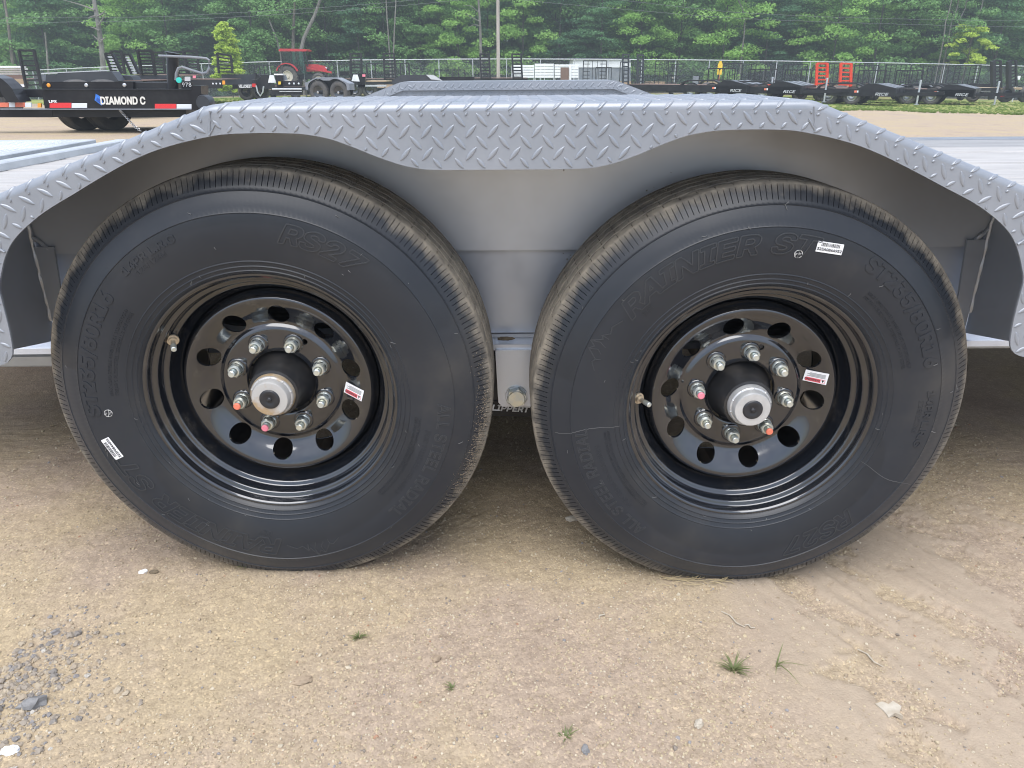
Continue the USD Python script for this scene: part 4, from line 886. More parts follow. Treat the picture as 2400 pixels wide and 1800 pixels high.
tz = ground_height(tx, ty)
instancer('/World/grass', [blades(300 + k, 26, .10, .20, .7, .006).mesh() for k in range(4)], np.stack([tx, ty, tz], 1), rng.integers(0, 4, ng), rng.uniform(.5, 1.1, ng), 'grass_blade', 'short green and straw coloured grass growing round the parked trailers', 'grass')

# ---- black car hauler trailers with a wedge nose (nose along +x)
def hauler(name, label, loc, rz, ramps=False, group=None, plain=False):
    t = thing(name, label, 'trailer', loc, rz, group)
    for s in (-1, 1): put(t, 'side_beam', MB().box((-.35, s * .98, .47), (5.6, .06, .26)), 'black_paint', sm=False)
    for k in range(5): put(t, 'deck_plank', MB().box((-.55, -.76 + .38 * k, .585), (5.0, .36, .04)), 'brown_wood' if not plain else 'tan_wood', sm=False)
    wedge = [(1.15, .345), (1.15, .60), (1.50, .785), (1.78, .785), (2.50, .625), (2.50, .345)]
    put(t, 'nose_box', MB().prism(wedge, -1.01, 1.01), 'black_paint', sm=False)
    d = np.array([.72, -.16]) / np.hypot(.72, .16); n = np.array([.217, .976])
    for k in range(3):
        c = -.72 + .72 * k; q = [(1.82 + .0, .778), (2.44, .640)]
        put(t, 'lid_rib', MB().bar((1.84, c, .786), (2.46, c, .648), .46, .012, up=(n[0], 0, n[1])), 'steel_grey', sm=False)
    put(t, 'marker_light', MB().box((1.10, -1.018, .50), (.09, .016, .075)), 'tape_orange', sm=False); put(t, 'marker_light', MB().box((1.18, -1.020, .50), (.05, .016, .075)), 'tape_white', sm=False)
    put(t, 'lettering', MB().prism(text_shape('RICE', .095, False, 1.5, .3), -1.018, -1.011, (1.80, 0, .372)), 'letter_grey', sm=False)
    for x in (.10, .96):
        for y in (-.93, .71): small_tyre(t, (x, y, .345), .345, .21, rim='chrome')
    fen = Polygon([(-.40, .55), (-.30, .70), (-.05, .80), (1.1, .80), (1.36, .70), (1.46, .55), (1.40, .55), (1.30, .67), (1.08, .755), (-.04, .755), (-.26, .67), (-.34, .55)])
    put(t, 'fender', MB().prism(fen, 1.0, 1.24), 'black_satin', sm=False); put(t, 'fender', MB().prism(fen, -1.0, -.74), 'black_satin', sm=False)
    put(t, 'tongue', MB().bar((2.45, -.75, .42), (3.75, -.04, .44), .07, .11).bar((2.45, .75, .42), (3.75, .04, .44), .07, .11).box((3.85, 0, .46), (.34, .10, .11)), 'black_paint', sm=False)
    put(t, 'jack', MB().cyl((3.15, 0, .06), (3.15, 0, .92), .035, 10).box((3.15, 0, .04), (.16, .16, .02)).bar((3.15, 0, .88), (3.15, -.24, .88), .02, .02), 'galvanised')
    if ramps:
        for s in (-1, 1):
            R = put(t, 'ramp', MB().bar((-3.05, s * .72 - .27, .58), (-3.12, s * .72 - .27, 1.80), .06, .06).bar((-3.05, s * .72 + .27, .58), (-3.12, s * .72 + .27, 1.80), .06, .06).bar((-3.12, s * .72 - .28, 1.80), (-3.12, s * .72 + .28, 1.80), .05, .05), 'charcoal_paint', sm=False)
            for k in range(8): put(R, 'rung', MB().box((-3.08, s * .72, .70 + .155 * k), (.05, .5, .05)), 'charcoal_paint', sm=False)
    return t
def anchor(u, Y, rz, lx, ly):
    x = P(u, 200, Y)[0]; c, s = math.cos(rz), math.sin(rz)
    ox, oy = x - (lx * c - ly * s), Y - (lx * s + ly * c); return (ox, oy, gz(ox, oy))
RZ = -0.62
hauler('car_hauler_trailer', 'black wedge nosed trailer with two ramps standing upright, leftmost of its row', anchor(1752, 31.0, RZ, 2.5, -1), RZ, True, 'wedge nosed trailers')
H2 = hauler('car_hauler_trailer', 'black wedge nosed trailer lettered RICE, half hidden by the fender corner', anchor(1880, 30.0, RZ, 2.5, -1), RZ, False, 'wedge nosed trailers')
copy_of(H2, 'car_hauler_trailer', 'black wedge nosed trailer lettered RICE with three tyres showing on the grass', 'trailer', anchor(2101, 29.0, RZ, 2.5, -1), RZ, 'wedge nosed trailers')
copy_of(H2, 'car_hauler_trailer', 'black wedge nosed trailer lettered RICE, rightmost, in front of the tall dark ramps', 'trailer', anchor(2290, 30.3, RZ, 2.5, -1), RZ, 'wedge nosed trailers')

# ---- small utility trailers with a raised tube gate (gate faces us, nose away along +y)
def utility(name, label, loc, rz, w, h, ladder, group):
    t = thing(name, label, 'trailer', loc, rz, group); hw = w / 2
    G = put(t, 'ramp_gate', MB().bar((-hw, 0, .42), (-hw, 0, .42 + h), .045, .045).bar((hw, 0, .42), (hw, 0, .42 + h), .045, .045).bar((-hw, 0, .42 + h), (hw, 0, .42 + h), .045, .045).bar((-hw, 0, .45), (hw, 0, .45), .045, .045), 'black_satin', sm=False)
    for x in np.linspace(-hw, hw, 6)[1:-1]: put(G, 'gate_bar', MB().bar((x, 0, .45), (x, 0, .42 + h), .028, .028), 'black_satin', sm=False)
    if ladder:
        for s in (-1, 1):
            for k in range(7): put(G, 'gate_rung', MB().bar((s * hw, .01, .55 + (h - .2) * k / 6.5), (s * hw * .42, .01, .55 + (h - .2) * k / 6.5), .022, .03), 'black_satin', sm=False)
    for k in range(4): put(t, 'deck_plank', MB().box((-hw * .75 + hw * .5 * k, 1.5, .47), (hw * .48, 3.0, .04)), 'tan_wood', sm=False)
    put(t, 'headboard', MB().box((0, 3.0, .62), (w, .04, .26)), 'tan_wood', sm=False)
    for s in (-1, 1):
        put(t, 'side_rail', MB().bar((s * hw, .02, .72), (s * hw, 3.0, .72), .04, .04).bar((s * hw, .02, .42), (s * hw, 3.0, .42), .05, .08).bar((s * hw, 1.5, .42), (s * hw, 1.5, .72), .04, .04), 'black_satin', sm=False)
        mb = MB().box((s * (hw + .13), 1.55, .66), (.24, .9, .03)); put(t, 'fender', mb, 'black_satin', sm=False)
        put(t, 'tyre', MB().rev([(.17, 0), (.28, -.01), (.31, .03), (.31, .15), (.28, .19), (.17, .18)], 28).mesh().apply_transform(trimesh.transformations.rotation_matrix(PI / 2, [0, 0, 1])).apply_translation((s * (hw + .13) + .09, 1.55, .31)), 'tyre_far', sm=40)
    put(t, 'tongue', MB().bar((-hw * .9, 3.0, .44), (0, 4.1, .44), .06, .09).bar((hw * .9, 3.0, .44), (0, 4.1, .44), .06, .09), 'black_satin', sm=False)
    put(t, 'tail_light', MB().box((-hw + .06, -.03, .43), (.10, .02, .06)).mesh(), 'red_lens', sm=False); put(t, 'tail_light', MB().box((hw - .06, -.03, .43), (.10, .02, .06)), 'red_lens', sm=False)
    return t
U = {}
def place_utility(kind, u0, u1, Y, label, rz=0.0):
    spec = dict(low=(1.28, .95, False), tall=(1.28, 1.32, False), rung=(1.30, 1.38, True))[kind]
    x = P((u0 + u1) / 2, 190, Y)[0]; loc = (x, Y, gz(x, Y)); s = ((P(u1, 190, Y)[0] - P(u0, 190, Y)[0]) / spec[0], 1, 1)
    if kind not in U: U[kind] = utility('utility_trailer', label, loc, rz, *spec, 'utility trailers with raised gates')
    else: copy_of(U[kind], 'utility_trailer', label, 'trailer', loc, rz, 'utility trailers with raised gates', s=s)
place_utility('low', 1667, 1712, 38.0, 'low black tube gate trailer just in front of the yellow marker')
place_utility('low', 1753, 1818, 38.0, 'low black tube gate trailer above the orange boxes, tan wood behind its bars')
place_utility('low', 1838, 1900, 38.0, 'low black tube gate trailer just left of the orange ramps')
place_utility('low', 2010, 2073, 37.0, 'low black tube gate trailer just right of the orange ramps')
place_utility('low', 2098, 2160, 37.0, 'low black tube gate trailer, second to the right of the orange ramps')
place_utility('low', 1395, 1432, 38.5, 'low black tube gate trailer left of the first upright ramp, before the white building')
place_utility('tall', 1683, 1736, 43.0, 'tall black tube gate trailer right behind the yellow marker')
place_utility('tall', 1757, 1813, 43.0, 'tall black tube gate trailer against the fence, behind the orange boxes')
place_utility('tall', 1832, 1888, 43.0, 'tall black tube gate trailer against the fence, left of the orange ramps')
place_utility('rung', 1917, 1973, 43.0, 'black gate trailer with rungs, seen between the orange ramps')
place_utility('tall', 1998, 2054, 43.0, 'tall black tube gate trailer against the fence, first right of the orange ramps')
place_utility('rung', 2071, 2129, 43.0, 'black gate trailer with rungs, second right of the orange ramps by the fence')
place_utility('tall', 2158, 2217, 42.0, 'tall black tube gate trailer against the fence, third right of the orange ramps')
place_utility('rung', 2233, 2292, 42.0, 'black gate trailer with rungs at far right, left of the tall dark ramps')
place_utility('rung', 1534, 1584, 42.0, 'black gate trailer with rungs, just right of the second upright ramp')
place_utility('rung', 1366, 1420, 42.5, 'black gate trailer with rungs in front of the white building')
place_utility('tall', 1452, 1500, 42.0, 'tall black tube gate trailer between the two upright ramps')
place_utility('low', 1020, 1090, 44.0, 'low black tube gate trailer by the fence left of the utility pole')
place_utility('tall', 862, 960, 44.5, 'wide dark gate trailer by the fence right of the tractor')
place_utility('tall', 785, 846, 44.6, 'dark gate trailer by the fence behind the tractor bonnet')
place_utility('tall', 622, 664, 44.5, 'dark gate trailer by the fence just left of the tractor')
place_utility('tall', 552, 612, 44.5, 'dark gate trailer by the fence right of the young tree')

# ---- orange trailer with two upright ramps
x0 = P(1870, 200, 34.5)[0]; OT = thing('orange_ramp_trailer', 'black and orange trailer with two bright orange ramps standing upright', 'trailer', (0, 0, 0))
px_ramp(OT, (1915, 148), (1939, 148), (1938, 200), (1913, 200), 33.6, 6, 'orange_red_paint', bw=.10); px_ramp(OT, (1971, 148), (1995, 149), (1993, 213), (1968, 213), 32.8, 7, 'orange_red_paint', bw=.10)
for u0, v0, u1, v1 in ((1744, 196, 1775, 206), (1786, 198, 1810, 209)): put(OT, 'stake_box', rect(MB(), u0, v0, u1, v1, 34.5, .4), 'orange_red_paint', sm=False)
put(OT, 'side_beam', rect(MB(), 1744, 206, 1990, 218, 34.6, .08), 'orange_red_paint', sm=False); put(OT, 'side_beam', rect(MB(), 1744, 206, 1990, 218, 36.4, .08), 'black_paint', sm=False)
put(OT, 'deck', rect(MB(), 1744, 203, 1990, 205.5, 34.7, 1.7), 'brown_wood', sm=False)
zc = gz(P(1900, 200, 34.8)[0], 34.8)
for u in (1880, 1930): small_tyre(OT, (P(u, 200, 34.7)[0], 34.75, zc + .345), .345, .21)

# ---- dark trailer with tall heavy ramps at the right edge
RT_ = thing('ramp_trailer', 'dark trailer with two tall heavy ramps upright at the right edge', 'trailer', (0, 0, 0))
for a, b, c, d, Y in (((2329, 141), (2345, 142), (2346, 206), (2330, 216), 36.0), ((2366, 141), (2381, 142), (2382, 202), (2366, 209), 36.0)):
    R = px_ramp(RT_, a, b, c, d, Y, 9, 'black_satin'); put(R, 'side_web', MB().bar(P(a[0] - 2, a[1] + 2, Y - .05), P(d[0] - 2, d[1], Y - .05), .14, .22, up=(0, 1, 0)), 'black_satin', sm=False)
put(RT_, 'side_beam', quad(MB(), [(2318, 222), (2318, 234), (2420, 226), (2420, 215)], 36.0, .1), 'black_paint', sm=False)
put(RT_, 'reflective_tape', quad(MB(), [(2345, 220), (2345, 226), (2355, 225), (2355, 219)], 35.97, .02), 'tape_red', sm=False); put(RT_, 'reflective_tape', quad(MB(), [(2355.5, 219), (2355.5, 225), (2366, 224), (2366, 218)], 35.97, .02), 'tape_white', sm=False)
put(RT_, 'deck', rect(MB(), 2344, 206, 2420, 210, 36.2, 1.7), 'tan_wood', sm=False)
zc = gz(P(2365, 200, 36)[0], 36.3); small_tyre(RT_, (P(2365, 200, 36.2)[0], 36.15, zc + .37), .37, .22); small_tyre(RT_, (P(2412, 200, 36.2)[0], 36.15, zc + .37), .37, .22)
FT = thing('fender_trailer', 'black flatbed trailer with angled fender over its tyre, behind the RICE trailer at right', 'trailer', (0, 0, 0))
zc = gz(16.0, 34.0)
for u in (2120, 2168): small_tyre(FT, (P(u, 200, 34)[0], 33.9, zc + .37), .37, .22)
put(FT, 'fender', quad(MB(), [(2111, 206), (2122, 197), (2180, 196.5), (2192, 208), (2188, 208), (2177, 200), (2125, 200), (2116, 208)], 33.8, .3), 'steel_grey', sm=False)
put(FT, 'side_beam', rect(MB(), 2190, 206, 2345, 213, 34.0, .1), 'black_paint', sm=False); put(FT, 'deck', rect(MB(), 2192, 205.5, 2345, 207.5, 34.1, 1.8), 'tan_wood', sm=False)
put(FT, 'side_beam', rect(MB(), 2050, 203, 2112, 215, 34.1, .1), 'black_paint', sm=False); put(FT, 'toolbox', quad(MB(), [(2186, 196), (2186, 205), (2240, 205), (2246, 201), (2240, 195)], 34.6, .5), 'black_paint', sm=False)
GF = thing('fender_trailer', 'black trailer with light pinstripe and low toolbox beyond the rightmost RICE trailer', 'trailer', (0, 0, 0))
put(GF, 'toolbox', quad(MB(), [(2254, 201), (2262, 196), (2326, 197), (2326, 207), (2250, 207)], 38.0, .6), 'black_paint', sm=False); put(GF, 'side_beam', rect(MB(), 2250, 207.3, 2328, 215, 38.0, .1), 'galvanised', sm=False)
zc = gz(P(2300, 200, 38)[0], 38); small_tyre(GF, (P(2290, 200, 38)[0], 38.05, zc + .35), .35, .2)

# markers and signs
x0 = P(1686, 170, 41.0)[0]; t = thing('yellow_marker', 'yellow and orange marker post standing in front of the fence', 'marker post', (x0, 41.0, gz(x0, 41)))
put(t, 'post', MB().cyl((0, 0, 0), (0, 0, 1.45), .03, 8), 'tape_orange'); put(t, 'marker_panel', MB().prism([(-.12, 1.15), (-.12, 1.62), (-.05, 1.80), (.05, 1.80), (.12, 1.62), (.12, 1.15)], -.04, -.02), 'yellow_paint', sm=False)
put(t, 'dark_hole', MB().rev([(0, -.044), (.05, -.044), (.05, -.04)], 16, (0, 0, 1.42)), 'black_satin')
x0 = P(2386, 180, 40.0)[0]; t = thing('small_sign', 'small white sign on a thin post at the far right edge', 'sign', (x0, 40.0, gz(x0, 40)))
put(t, 'post', MB().cyl((0, 0, 0), (0, 0, 1.2), .025, 8), 'galvanised'); 
for s in (-1, 1): put(t, 'sign_panel', MB().box((s * .055, -.03, 1.18), (.10, .01, .18)), 'white_paint', sm=False)
t = thing('grey_cabinet', 'grey upright panel box standing in dry grass left of the yellow marker', 'cabinet', (P(1630, 190, 37)[0], 37.0, gz(P(1630, 190, 37)[0], 37)))
put(t, 'body', MB().box((0, 0, .50), (.24, .18, 1.0)), 'steel_grey', sm=False); put(t, 'edge_post', MB().box((.16, 0, .5), (.05, .05, 1.0)), 'black_satin', sm=False)
# white slatted panels, brown cabinet, white building
for k, (u0, v0, u1, v1, lab) in enumerate([(1199, 152, 1252, 183, 'white slatted panel behind the upright ramps, leftmost of three'), (1253.5, 149, 1298, 183, 'white slatted panel in the middle of three, standing slightly taller'), (1300, 150.5, 1356, 183, 'white slatted panel with a brown cabinet before it, rightmost of three')]):
    t = thing('slatted_panel', lab, 'slatted panel', (0, 0, 0), group='white slatted panels'); Y = 41.0
    for i in range(5):
        a = v0 + (v1 - v0) * i / 5; put(t, 'slat', rect(MB(), u0, a + .4, u1, a + (v1 - v0) / 5 - .7, Y, .03), 'white_paint', sm=False)
    for u in (u0, (u0 + u1) / 2, u1 - 1.5): put(t, 'upright', rect(MB(), u, v0, u + 1.5, v1 + 14, Y + .04, .04), 'white_paint', sm=False)
t = thing('brown_cabinet', 'dark brown cabinet standing in front of the right white slatted panel', 'cabinet', (0, 0, 0))
put(t, 'body', rect(MB(), 1314.5, 158, 1333, 196, 39.5, .3), 'brown_wood', sm=False)
put(thing('white_bottle', 'white container beside the dark brown cabinet', 'container', P(1336, 172, 39.6)), 'body', MB().rev([(0, .42), (.03, .42), (.035, .36), (.07, .30), (.075, -.9), (0, -.9)], 14, axis='z'), 'white_paint', sm=40)
t = thing('white_building', 'long low white building behind the fence with a grey base', 'building', (0, 0, 0))
put(t, 'upper_wall', rect(MB(), 1343, 139.5, 1478, 158, 49.0, 3.0), 'white_paint', sm=False); put(t, 'base_wall', rect(MB(), 1343, 158.3, 1478, 190, 49.05, 2.9), 'steel_grey', sm=False); put(t, 'roof', rect(MB(), 1340, 136, 1481, 139.2, 48.9, 3.2), 'charcoal_paint', sm=False)

# ---- the row on the left
DC = thing('flatbed_trailer', 'black flatbed trailer lettered DIAMOND C with red and white tape, parked at left', 'trailer', (0, 0, 0)); YD = 11.0
BM = put(DC, 'side_beam', rect(MB(), 116, 209, 452, 255, YD, .10), 'black_paint', sm=False)
put(DC, 'lower_flange', rect(MB(), -60, 254.8, 452, 257, YD - .03, .14), 'steel_grey', sm=False)
put(DC, 'under_frame', rect(MB(), 123, 257.5, 436, 274.5, YD + .15, 1.6), 'black_satin', sm=False); put(DC, 'under_frame', rect(MB(), -60, 257.5, 122, 275, YD + .3, .12), 'black_paint', sm=False)
put(DC, 'upper_rail', quad(MB(), [(98, 199), (98, 208), (312, 208.3), (312, 191.5), (104, 191.5)], YD + .05, .08), 'black_paint', sm=False)
put(DC, 'tool_tray', rect(MB(), 313, 193, 392, 208, YD + .1, .6), 'black_satin', sm=False); put(DC, 'top_edge', rect(MB(), 98, 208.6, 448, 209.8, YD - .02, .13), 'charcoal_paint', sm=False)
for u, v, m_ in ((114, 200, 'amber_lens'), (202, 200, 'chrome'), (291.5, 199.5, 'chrome')):
    c = P(u, v, YD + .04); put(DC, 'marker_lamp', MB().rev([(0, -.012), (.022, -.010), (.030, 0)], 20, c), m_)
px_m = (P(343, 234, YD)[0] - P(237, 234, YD)[0])
sh = text_shape('DIAMOND C', .100, True, 1.0, .10); b_ = sh.bounds; sh = affinity.scale(sh, px_m / (b_[2] - b_[0]), 1, origin=(b_[0], 0)); o = P(237, 244, YD)
put(BM, 'lettering', MB().prism(affinity.translate(sh, -b_[0], 0), -.012, -.004, o), 'letter_cream', sm=False)
e0, e1 = P(225, 247, YD), P(238, 220, YD); ex, ez = e1[0] - e0[0], e1[2] - e0[2]
put(BM, 'emblem', MB().prism([(.3 * ex, ez), (0, .45 * ez), (.75 * ex, 0), (1.0 * ex, .2 * ez), (.85 * ex, .75 * ez)], -.010, -.003, e0), 'blue_emblem', sm=False)
put(BM, 'emblem_facet', MB().prism([(.42 * ex, .70 * ez), (.2 * ex, .45 * ez), (.65 * ex, .15 * ez), (.75 * ex, .5 * ez)], -.014, -.0105, e0), 'blue_dark', sm=False)
put(BM, 'model_lettering', MB().prism(text_shape('LPX', .038, True, 1.25), -.010, -.004, P(115, 241, YD)), 'letter_white', sm=False)
for u0, u1, v0, v1, m_ in ((116.5, 167, 241, 253, 'tape_red'), (168, 204, 241.5, 253, 'tape_white'), (363, 413, 243.5, 254.5, 'tape_red'), (414, 449, 243.8, 254.5, 'tape_white')):
    put(BM, 'reflective_tape', rect(MB(), u0, v0, u1, v1, YD - .006, .003), m_, sm=False)
for u0, u1, m_ in ((-40, 20, 'tape_orange'), (21, 35, 'tape_white'), (36, 58, 'tape_orange'), (58.5, 73, 'tape_white')): put(DC, 'reflective_tape', rect(MB(), u0, 240.5, u1, 251, YD + .02, .02), m_, sm=False)
put(DC, 'side_marker', rect(MB(), 88, 242, 96, 252, YD + .02, .03), 'amber_lens', sm=False)
put(DC, 'rear_beam', rect(MB(), -60, 209, 116, 228, YD + .25, .10), 'black_paint', sm=False); put(DC, 'frame_post', quad(MB(), [(97, 209), (105, 254), (117, 254), (116, 209)], YD + .02, .1), 'black_paint', sm=False)
cur = [(-60, 170), (-10, 177), (8, 184), (22, 196), (33, 208), (40, 222), (52, 239), (22, 239), (10, 222), (2, 206), (-10, 196), (-60, 190)]
q = np.array([P(u, v, YD) for u, v in cur]); put(DC, 'fender', MB().prism(Polygon(q[:, [0, 2]]), YD - .05, YD + .25), 'black_paint', sm=False)
put(DC, 'end_post', rect(MB(), 449, 201, 471, 258, YD - .05, .3), 'black_paint', sm=False); put(DC, 'winch', MB().rev([(0, -.12), (.10, -.12), (.11, -.08), (.11, .08), (.10, .12), (0, .12)], 20, P(482, 240, YD)), 'charcoal_paint')
JK = put(DC, 'jack_post', MB().cyl(P(406, 210, YD + .1), P(404, 125, YD + .1), .085, 16).cyl(P(404, 126, YD + .1), P(404, 123, YD + .1), .105, 16), 'black_paint')
cr = [(372, 131), (405, 132), (450, 134), (484, 137), (490, 141), (490, 160), (485, 170), (474, 172), (450, 165), (427, 157), (418, 160), (413, 172), (412, 188)]
put(JK, 'crank_handle', MB().tube([P(u, v, YD - .05) for u, v in cr], .019, 10), 'steel_grey')
put(JK, 'crank_cap', MB().rev([(0, -.01), (.038, -.008), (.041, .02)], 20, P(419, 188, YD - .06)), 'teal_cap')
ch = [(280, 258), (286, 264), (294, 272), (304, 284), (316, 297), (330, 307)]
cw = np.array([P(u, v, YD + .1) for u, v in ch]); tt = np.linspace(0, 1, 22); cw = np.stack([np.interp(tt, np.linspace(0, 1, 6), cw[:, i_]) for i_ in range(3)], 1); mb = MB()
for k in range(21):
    a, b = cw[k], cw[k + 1]; d = (b - a) / np.linalg.norm(b - a); n_ = np.cross(d, [0, 1, 0]) if k % 2 else np.array([0, 1.0, 0]); w_ = .016
    mb.tube([a - d * .006, a + n_ * w_, b + n_ * w_, b + d * .006, b - n_ * w_, a - n_ * w_, a - d * .006], .005, 5, False)
put(DC, 'safety_chain', mb, 'chrome', kind='stuff')
put(DC, 'serial_lettering', MB().prism(text_shape('978', .055, False), -.004, 0, P(427, 203, YD + .06)), 'letter_white', sm=False)
put(DC, 'hitch_plate', rect(MB(), 425, 193, 449, 208, YD + .1, .05), 'black_satin', sm=False)
zc = gz(-6.0, 11.4)
DT = thing('dual_tyre_trailer', 'dark trailer end with two fat tyres seen under the DIAMOND C beam', 'trailer', (0, 0, 0))
for u in (196, 259):
    c = P(u, 290, 11.9); W = .26; prof = [(.22, .02), (.36, -.01), (.385, .03), (.39, .06), (.39, .10), (.375, .105), (.375, .115), (.39, .12), (.39, .15), (.375, .155), (.375, .165), (.39, .17), (.39, .20), (.385, .23), (.36, .27), (.22, .24)]
    m = MB().rev(prof, 44).mesh(); m.apply_translation((0, -.13, 0)); m.apply_transform(trimesh.transformations.rotation_matrix(math.radians(62), [0, 0, 1])); m.apply_translation((c[0], 11.9, gz(c[0], 11.9) + .385))
    put(DT, 'tyre', m, 'tyre_far', sm=40)
put(DT, 'axle', MB().cyl((P(170, 285, 11.9)[0], 11.95, gz(-6, 11.9) + .39), (P(285, 285, 11.9)[0], 11.95, gz(-6, 11.9) + .39), .05, 10), 'dark_steel')

def flat_trailer(name, label, deck, Y, depth, tyres=(), mat='black_satin', beam=10):
    t = thing(name, label, 'trailer', (0, 0, 0)); u0, v0, u1, v1 = deck
    put(t, 'side_beam', rect(MB(), u0, v0, u1, v0 + beam, Y, .1), mat, sm=False)
    put(t, 'deck', rect(MB(), u0, v0 - 1.5, u1, v0 - .3, Y + .05, depth), 'brown_wood', sm=False)
    for u in tyres:
        x = P(u, 200, Y + .3)[0]; small_tyre(t, (x, Y + .2, gz(x, Y + .3) + .36), .36, .22)
    return t
W1 = flat_trailer('wood_deck_trailer', 'trailer with tan wooden deck and one ladder ramp leaning back, left edge', (-60, 186, 62, 206), 22.0, 2.0, (-20, 20), 'black_satin', 22)
px_ramp(W1, (44.5, 117.5), (79.5, 117.5), (97, 203), (62, 205), 21.5, 8, 'charcoal_paint')
put(W1, 'tan_board', rect(MB(), 14, 185, 62, 197, 21.9, .05), 'tan_wood', sm=False); put(W1, 'brown_board', rect(MB(), -40, 176, 58, 184, 22.2, .05), 'brown_wood', sm=False); put(W1, 'white_board', rect(MB(), 28, 197.5, 62, 204, 21.85, .04), 'white_paint', sm=False)
put(W1, 'ramp_bracket', quad(MB(), [(79, 175), (80, 191), (101, 191), (97, 175)], 21.6, .25), 'steel_grey', sm=False)
t = thing('white_board_stack', 'stack of long white boards above the wooden deck at the left edge', 'boards', (0, 0, 0))
for k in range(4): put(t, 'board', rect(MB(), -60, 154.5 + 5.4 * k, 49 + (k % 2) * 4, 158.8 + 5.4 * k, 26.0 + .1 * k, .3), 'white_paint', sm=False)
A1 = flat_trailer('ramp_trailer', 'charcoal trailer with angular fender and two narrow ramps leaning left, beyond the DIAMOND C trailer', (100, 190, 330, 200), 17.0, 2.0, (150, 240), 'charcoal_paint', 14)
put(A1, 'fender', quad(MB(), [(129, 191), (135, 171), (236, 167), (262, 168), (278, 190)], 16.8, .35), 'charcoal_paint', sm=False); put(A1, 'fender_panel', quad(MB(), [(106, 192), (108, 175), (133, 174), (130, 192)], 16.9, .2), 'charcoal_paint', sm=False)
put(A1, 'top_rail', quad(MB(), [(96, 171), (96, 174), (262, 165.5), (262, 163.5)], 18.0, .06), 'galvanised', sm=False)
px_ramp(A1, (248, 125), (264, 126), (286, 172), (264, 172), 18.0, 7, rung='galvanised'); px_ramp(A1, (289, 128), (305, 128), (326, 173), (310, 174), 18.0, 8, rung='galvanised')
put(A1, 'rear_box', quad(MB(), [(280, 176), (276, 190), (314, 190), (308, 179), (297, 177)], 17.2, .4), 'charcoal_paint', sm=False)
A2 = flat_trailer('ramp_trailer', 'dark trailer with one wide ladder ramp, just left of the crank jack', (312, 176, 410, 186), 19.0, 2.0, (350,), 'charcoal_paint', 16)
px_ramp(A2, (323, 118.5), (356, 118.5), (364, 175), (332, 175), 19.0, 8, 'charcoal_paint')
A3 = flat_trailer('ramp_trailer', 'dark trailer with a thin ladder ramp half behind the crank jack', (330, 178, 420, 186), 23.5, 2.0, (), 'charcoal_paint', 14)
px_ramp(A3, (357, 123), (382, 123), (387, 175), (364, 175), 23.5, 8, 'charcoal_paint'); px_ramp(A3, (261, 120), (285, 120), (293, 174), (272, 174), 23.8, 7, 'charcoal_paint')
A4 = flat_trailer('ramp_trailer', 'dark trailer with two ladder ramps seen through the loop of the crank handle', (420, 187, 520, 210), 27.0, 2.0, (), 'black_satin', 20)
px_ramp(A4, (408, 121), (432, 121), (444, 176), (420, 176), 27.4, 8, 'charcoal_paint'); px_ramp(A4, (429, 120), (462, 120), (467, 176), (440, 176), 27.0, 8, 'charcoal_paint')
put(A4, 'sign_plate', rect(MB(), 433, 180, 446, 190, 26.9, .02), 'label_grey', sm=False); put(A4, 'sign_plate', rect(MB(), 452, 177, 459, 183, 26.9, .02), 'pink_paint', sm=False)
for u in (499, 507, 516): put(A4, 'tail_lamp', MB().rev([(0, -.012), (.025, -.010), (.03, 0)], 14, P(u, 196, 26.95)), 'tape_white')
put(A4, 'side_lamp', rect(MB(), 521, 189, 527, 198, 26.95, .03), 'amber_lens', sm=False)
HC = thing('solid_side_trailer', 'black solid sided trailer lettered HILLCREST with looped safety chain, right of the young tree', 'trailer', (0, 0, 0)); YH = 30.0
SD = put(HC, 'side_wall', rect(MB(), 519, 174, 598, 199, YH, .08), 'charcoal_paint', sm=False); put(HC, 'front_wall', quad(MB(), [(598, 174), (598, 210), (636, 208), (630, 175)], YH, .5), 'black_satin', sm=False)
px_ramp(HC, (509, 124), (541, 130), (545, 172), (513, 172), YH - .3, 6, 'charcoal_paint')
LB = put(HC, 'lower_beam', rect(MB(), 545, 197.5, 600, 208, YH - .1, .12), 'black_paint', sm=False)
sh = text_shape('HILLCREST', .12, True, 1.0); b_ = sh.bounds; w_ = P(590, 204, YH)[0] - P(560, 204, YH)[0]
put(LB, 'lettering', MB().prism(affinity.scale(sh, w_ / (b_[2] - b_[0]), .85, origin=(0, 0)), -.01, 0, P(560, 205.5, YH - .11)), 'letter_white', sm=False)
put(HC, 'jack', MB().cyl(P(599, 215, YH - .2), P(599, 171, YH - .2), .05, 10).tube([P(606, 176, YH - .2), P(612, 180, YH - .3), (P(603, 186, YH - .3)), P(591, 188, YH - .3), P(590, 198, YH - .3)], .018, 6), 'black_satin')
put(HC, 'safety_chain', MB().tube([P(600, 200, YH - .3), P(604, 216, YH - .3), P(610, 225, YH - .3), P(616, 216, YH - .3), P(618, 202, YH - .3)], .028, 6), 'galvanised')
put(HC, 'red_coupler', MB().box(P(596, 200, YH - .25), (.14, .12, .12)), 'red_lens', sm=False)
zc = gz(P(590, 210, YH)[0], YH)
for u in (568, 600): small_tyre(HC, (P(u, 205, YH)[0], YH + .4, zc + .34), .34, .22)
TE = thing('tandem_fender_trailer', 'dark trailer with steel edged fender over two grey tyres, in front of the tractor', 'trailer', (0, 0, 0)); YE = 27.5
rzE = -.42; cE = P(768, 210, YE); zE = gz(cE[0], YE)
def turned(m):
    m = m.mesh() if isinstance(m, MB) else m; m = m.copy(); m.apply_transform(trimesh.transformations.rotation_matrix(rzE, [0, 0, 1])); m.apply_translation((cE[0], cE[1], zE)); return m
